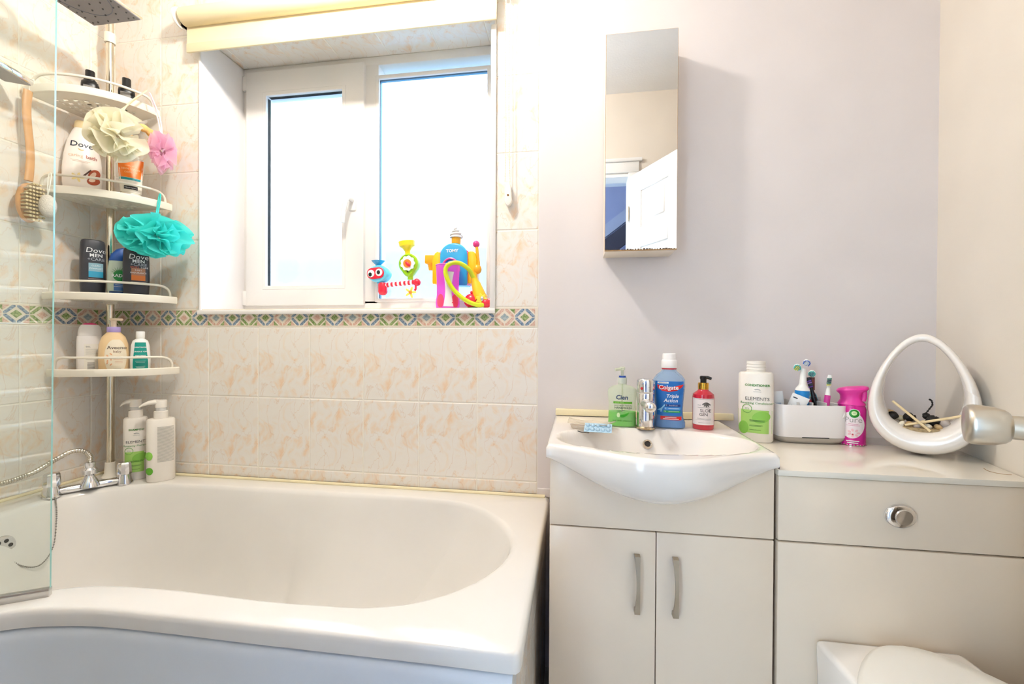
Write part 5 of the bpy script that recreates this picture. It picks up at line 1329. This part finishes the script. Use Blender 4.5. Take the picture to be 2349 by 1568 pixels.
for ex, ez, px_, pz_ in ((.983, 1.3195, -.002, -.004), (1.0155, 1.3235, -.001, .0)):
    ey = mobj('eye', *o3(disc(.0145, .1455, .1485, ex, ez, taper=.9)), TW, ts); mobj('pupil', *o3(disc(.0072, .1445, .146, ex+px_, ez+pz_, sz=1.15, taper=.9)), TK, ey)
mobj('funnel', *o3(xf(lathe_geo([(.009, 0), (.010, .006), (.017, .012), (.027, .022), (.025, .0215), (.008, .010)], 24, sy=.8), Matrix.Translation((1.001, .172, 1.350)))), TB, ts)
mobj('neck', *o3(xf(lathe_geo([(.010, 0), (.012, .010), (.016, .018)], 20, sy=.8), Matrix.Translation((1.013, .170, 1.272)))), TB, ts)
mobj('spout_hole', *o3(disc(.003, .1560, .1590, 1.008, 1.2935)), TK, ts)
mobj('pipe', *o3(xf(lathe_geo([(.0, 0), (.008, .001), (.014, .005), (.0175, .013), (.0178, .044), (.015, .048)], 24, sy=.9), Matrix.Translation((1.021, .170, 1.238)))), TR, ts)
sp0, sp1 = Vector((1.030, .170, 1.277)), Vector((1.150, .170, 1.287)); NSG = 14
for k in range(NSG):
    a = sp0.lerp(sp1, k/NSG); b_ = sp0.lerp(sp1, (k+1)/NSG); mobj('pipe_ring', *o3(rod_geo(a, b_, [(.0088, 0.02), (.0092, .3), (.0092, .7), (.0088, .98)], N=16)), TR if k % 2 else TW, ts)
mobj('end_nozzle', *o3(join(sphere_geo((1.160, .168, 1.286), .015, .013, .015, 16, 10), tube_geo(cr([(1.155, .168, 1.278), (1.156, .166, 1.262), (1.152, .164, 1.254)], 4), .0045, 8))), TR, ts)
gs = [sphere_geo((1.136, .160, 1.248), .006, N=10, Mn=6)]
pr_ = mobj('propeller_hub', *o3(gs[0]), TO, ts)
for k in range(5): a = k*1.257; mobj('propeller_blade', *o3(xf(sphere_geo((0, 0, 0), .012, .003, .005, 10, 6), Matrix.Translation((1.136+.012*cos(a), .163, 1.248+.012*sin(a))) @ Matrix.Rotation(-a, 4, 'Y'))), mat('toy pale yellow', 'ffe45a', .3), ts)
for cx_, cz_ in ((1.006, 1.318), (1.021, 1.255)): mobj('suction_cup', *o3(disc(.022, .190, .2005, cx_, cz_, taper=.5)), CLR, ts)
# ---- lime flower spinner with funnel
fs = empty('flower_spinner_toy', (1.128, .168, 1.300), label='lime round spinner toy with a yellow funnel on top', cat='bath toy')
def o4(g): return [Vector((v[0]-1.128, v[1]-.168, v[2]-1.300)) for v in g[0]], g[1]
mobj('body', *o4(loft_geo([[(1.128+.0405*sc*cos(2*pi*i/36), y_, 1.357+.0395*sc*sin(2*pi*i/36)-(.0 if sin(2*pi*i/36) > -.75 else .012*abs(sin(2*pi*i/36)+.75)*4)) for i in range(36)] for sc, y_ in ((.85, .190), (.98, .182), (1, .170), (.96, .160), (.82, .155), (.80, .158))])), TG, fs)
mobj('stem', *o4(xf(lathe_geo([(.011, 0), (.011, .012), (.016, .026)], 18, sy=.8), Matrix.Translation((1.133, .170, 1.296)))), TG, fs)
flw = [(1.128+(.0275+.0022*cos(9*t))*cos(t), 1.357+(.0275+.0022*cos(9*t))*sin(t)) for t in [2*pi*i/72 for i in range(72)]]
mobj('flower', *o4(prism_geo(flw, .1530, .157)), TW, fs)
mobj('flower_heart', *o4(disc(.0155, .1505, .1535, 1.127, 1.356)), TO, fs)
mobj('pointer', *o4(xf(sphere_geo((0, 0, 0), .013, .004, .0062, 14, 8), Matrix.Translation((1.130, .150, 1.353)) @ Matrix.Rotation(.75, 4, 'Y'))), TR, fs)
mobj('hole', *o4(disc(.0028, .1530, .1560, 1.127, 1.325)), TK, fs)
mobj('funnel', *o4(xf(lathe_geo([(.0105, -.004), (.0105, .012), (.018, .024), (.030, .032), (.0325, .050), (.0305, .050), (.027, .034), (.008, .018)], 28, sy=.8), Matrix.Translation((1.122, .170, 1.393)) @ Matrix.Rotation(-.10, 4, 'Y'))), mat('toy lemon', 'ffe01a', .28, coat=.3), fs)
mobj('suction_cup', *o4(disc(.022, .190, .2105, 1.128, 1.357, taper=.5)), CLR, fs)
# ---- ice cream foam machine
fm = empty('foam_machine_toy', (1.315, .165, 1.262), label='blue and yellow foam ice-cream machine toy stuck to the window', cat='bath toy')
def o5(g): return [Vector((v[0]-1.315, v[1]-.165, v[2]-1.262)) for v in g[0]], g[1]
def arch(cx, w, z0, zs, r, n=14, flat=1): # round-topped outline
    return [(cx-w, z0), (cx+w, z0)]+[(cx+w*cos(pi*i/n), zs+r*sin(pi*i/n)) for i in range(n+1)]
mobj('body', *o5(bevel_geo(prism_geo(arch(1.314, .052, 1.268, 1.378, .046), .128, .196), .007, 3)), TB, fm)
for sx, cx in ((-1, 1.246), (1, 1.382)):
    mobj('side_wing', *o5(bevel_geo(prism_geo([(cx-.017, 1.275), (cx+.017, 1.275)]+([(cx+.017, 1.392), (cx+.004, 1.398), (cx-.008, 1.390), (cx-.017, 1.365)] if sx < 0 else [(cx+.017, 1.365), (cx+.010, 1.390), (cx-.004, 1.398), (cx-.017, 1.392)]), .140, .192), .005, 2)), TY, fm)
    mobj('red_edge', *o5(bevel_geo(prism_geo([(cx-sx*.020, 1.270), (cx-sx*.0155, 1.270), (cx-sx*.0155, 1.394), (cx-sx*.020, 1.398)], .136, .194), .001, 1)), TP, fm)
mobj('cone_holder', *o5(join(bevel_geo(box_geo(1.197, 1.240, .145, .175, 1.352, 1.386), .005), xf(lathe_geo([(.010, 0), (.014, .022), (.017, .026)], 20), Matrix.Translation((1.220, .160, 1.328))))), mat('toy amber', 'ffb010', .28, coat=.3), fm)
mobj('nozzle', *o5(xf(lathe_geo([(.015, 0), (.0175, .008), (.0185, .028), (.017, .030)], 24), Matrix.Translation((1.315, .162, 1.420)))), MATS['toy amber'], fm)
V, Fc = tube_geo([Vector(((.0195*(1-t)**.8+.002)*cos(t*19)+1.315, .162+(.0195*(1-t)**.8+.002)*sin(t*19), 1.453+.034*t)) for t in [i/70 for i in range(71)]], lambda t: .0062*(1-.55*t), 8)
mobj('cream_swirl', *o5(join((V, Fc), xf(lathe_geo([(.024, 0), (.021, .006), (.010, .026), (.002, .034)], 20), Matrix.Translation((1.315, .162, 1.449))))), mat('ice cream white', 'd9d3ce', .5), fm)
ar = [(1.304+.034*cos(pi*i/20), .1255, 1.318+.048*sin(pi*i/20)) for i in range(21)]
mobj('pink_arch', *o5(tube_geo(ar, .0036, 8)), TP, fm)
mobj('arch_panel', *o5(prism_geo([(x_, z_) for x_, y_, z_ in ar], .1262, .1285)), TDB, fm)
mobj('star_dial', *o5(prism_geo([(1.304+(.012 if i % 2 else .005)*cos(i*pi/5+pi/2), 1.345+(.012 if i % 2 else .005)*sin(i*pi/5+pi/2)) for i in range(10)], .1225, .126)), TP, fm)
Vt, Ft = text_geo('TOMY', .0155, bold=.0006, xs=1.05)
mobj('lettering', *o5(([(1.310+a, .1272, 1.389+c) for a, c in Vt], Ft)), WHITEI, fm, smooth=False)
mobj('crank_arm', *o5(join(tube_geo(cr([(1.397, .150, 1.412), (1.400, .150, 1.380), (1.404, .150, 1.350), (1.404, .150, 1.335)], 6), .0062, 12), sphere_geo((1.399, .150, 1.328), .017, .014, .019, 18, 12))), MATS['toy amber'], fm)
sphere('crank_ball', (1.395-1.315, .150-.165, 1.421-1.262), .0132, mat('raspberry ball', 'e0357f', .25, coat=.4), fm)
mobj('suction_cup', *o5(disc(.030, .195, .2105, 1.314, 1.33, taper=.5)), CLR, fm)
# ---- pink cup
pc = empty('pink_cup', (1.306, .090, 1.1785), label='tall translucent pink tumbler with a white stripe on the window sill', cat='cup')
PKT = mat('translucent magenta', 'fa70e4', .12, transl=.5, alpha=.8)
s = Shell([(0, .036, .036, 2), (.003, .041, .041, 2), (.02, .0425, .0425, 2), (.05, .0395, .0395, 2), (.10, .0395, .0395, 2), (.155, .0425, .0425, 2)])
mobj('wall', *loft_geo([sup_loop(hw, hd, z_, n, 40) for z_, hw, hd, n in s.secs], True, False), PKT, pc)
mobj('rim', *tube_geo([(.0425*cos(a), .0425*sin(a), .155) for a in [2*pi*i/40 for i in range(40)]], .0016, 6, True), mat('lilac rim', 'e58be8', .2), pc)
for sx in (-1, 1): s.poly('coral_oval', ell(sx*.0255, .026, .012, .024, 20), mat('coral print', 'f4476f', .3), pc, off=.0008)
s.patch('white_stripe', .006, .128, lambda q: .002-.019+.008*sin(min(1, q/.128)*pi), lambda q: .002+.019-.008*sin(min(1, q/.128)*pi), mat('pearl stripe', 'f3ecf0', .35), pc, off=.001)
pc.rotation_euler = (0, 0, face(1.306, .09))
# ---- red and yellow squirter with lime hose
sq = empty('squirter_toy', (1.405, .075, 1.180), label='red and yellow water squirter toy with a lime hose on the window sill', cat='bath toy')
def o6(g): return [Vector((v[0]-1.405, v[1]-.075, v[2]-1.180)) for v in g[0]], g[1]
mobj('body', *o6(join(sphere_geo((1.396, .080, 1.205), .027, .024, .0265, 24, 14), sphere_geo((1.397, .078, 1.235), .006, N=12, Mn=8))), TR, sq)
mobj('nozzle', *o6(join(rod_geo((1.428, .082, 1.212), (1.405, .082, 1.285), [(.026, 0), (.024, .12), (.0165, .75), (.0125, .85), (.0125, 1)], N=24))), mat('toy warm yellow', 'ffc818', .28, coat=.3), sq)
fl_ = [(1.437+(.018+.004*cos(7*t))*cos(t), 1.208+(.018+.004*cos(7*t))*sin(t)) for t in [2*pi*i/56 for i in range(56)]]
mobj('petal_ring', *o6(bevel_geo(prism_geo(fl_, .052, .062), .0015, 1)), mat('toy canary', 'ffe14a', .3), sq)
mobj('silver_dot', *o6(sphere_geo((1.440, .051, 1.210), .006, .004, .009, 12, 8)), CHROME, sq)
mobj('connector', *o6(join(sphere_geo((1.452, .062, 1.195), .018, .018, .016, 18, 12), rod_geo((1.450, .065, 1.199), (1.474, .068, 1.205), r=.011, N=16))), TR, sq)
hz = [(1.446, .052, 1.190), (1.424, .045, 1.1885), (1.386, .040, 1.204), (1.344, .038, 1.239), (1.320, .036, 1.280), (1.314, .036, 1.311), (1.329, .038, 1.330), (1.358, .046, 1.334), (1.388, .060, 1.316), (1.404, .078, 1.285)]
tube('hose', [Vector(p)-Vector((1.405, .075, 1.180)) for p in cr(hz, 8)], .0078, TLY, sq, N=12)
mobj('foot', *o6(loft_geo([sup_loop(.020, .016, 1.1792, cx=1.400, cy=.08), sup_loop(.016, .012, 1.186, cx=1.400, cy=.08)])), mat('toy dark green', '2c7a2a', .4), sq)
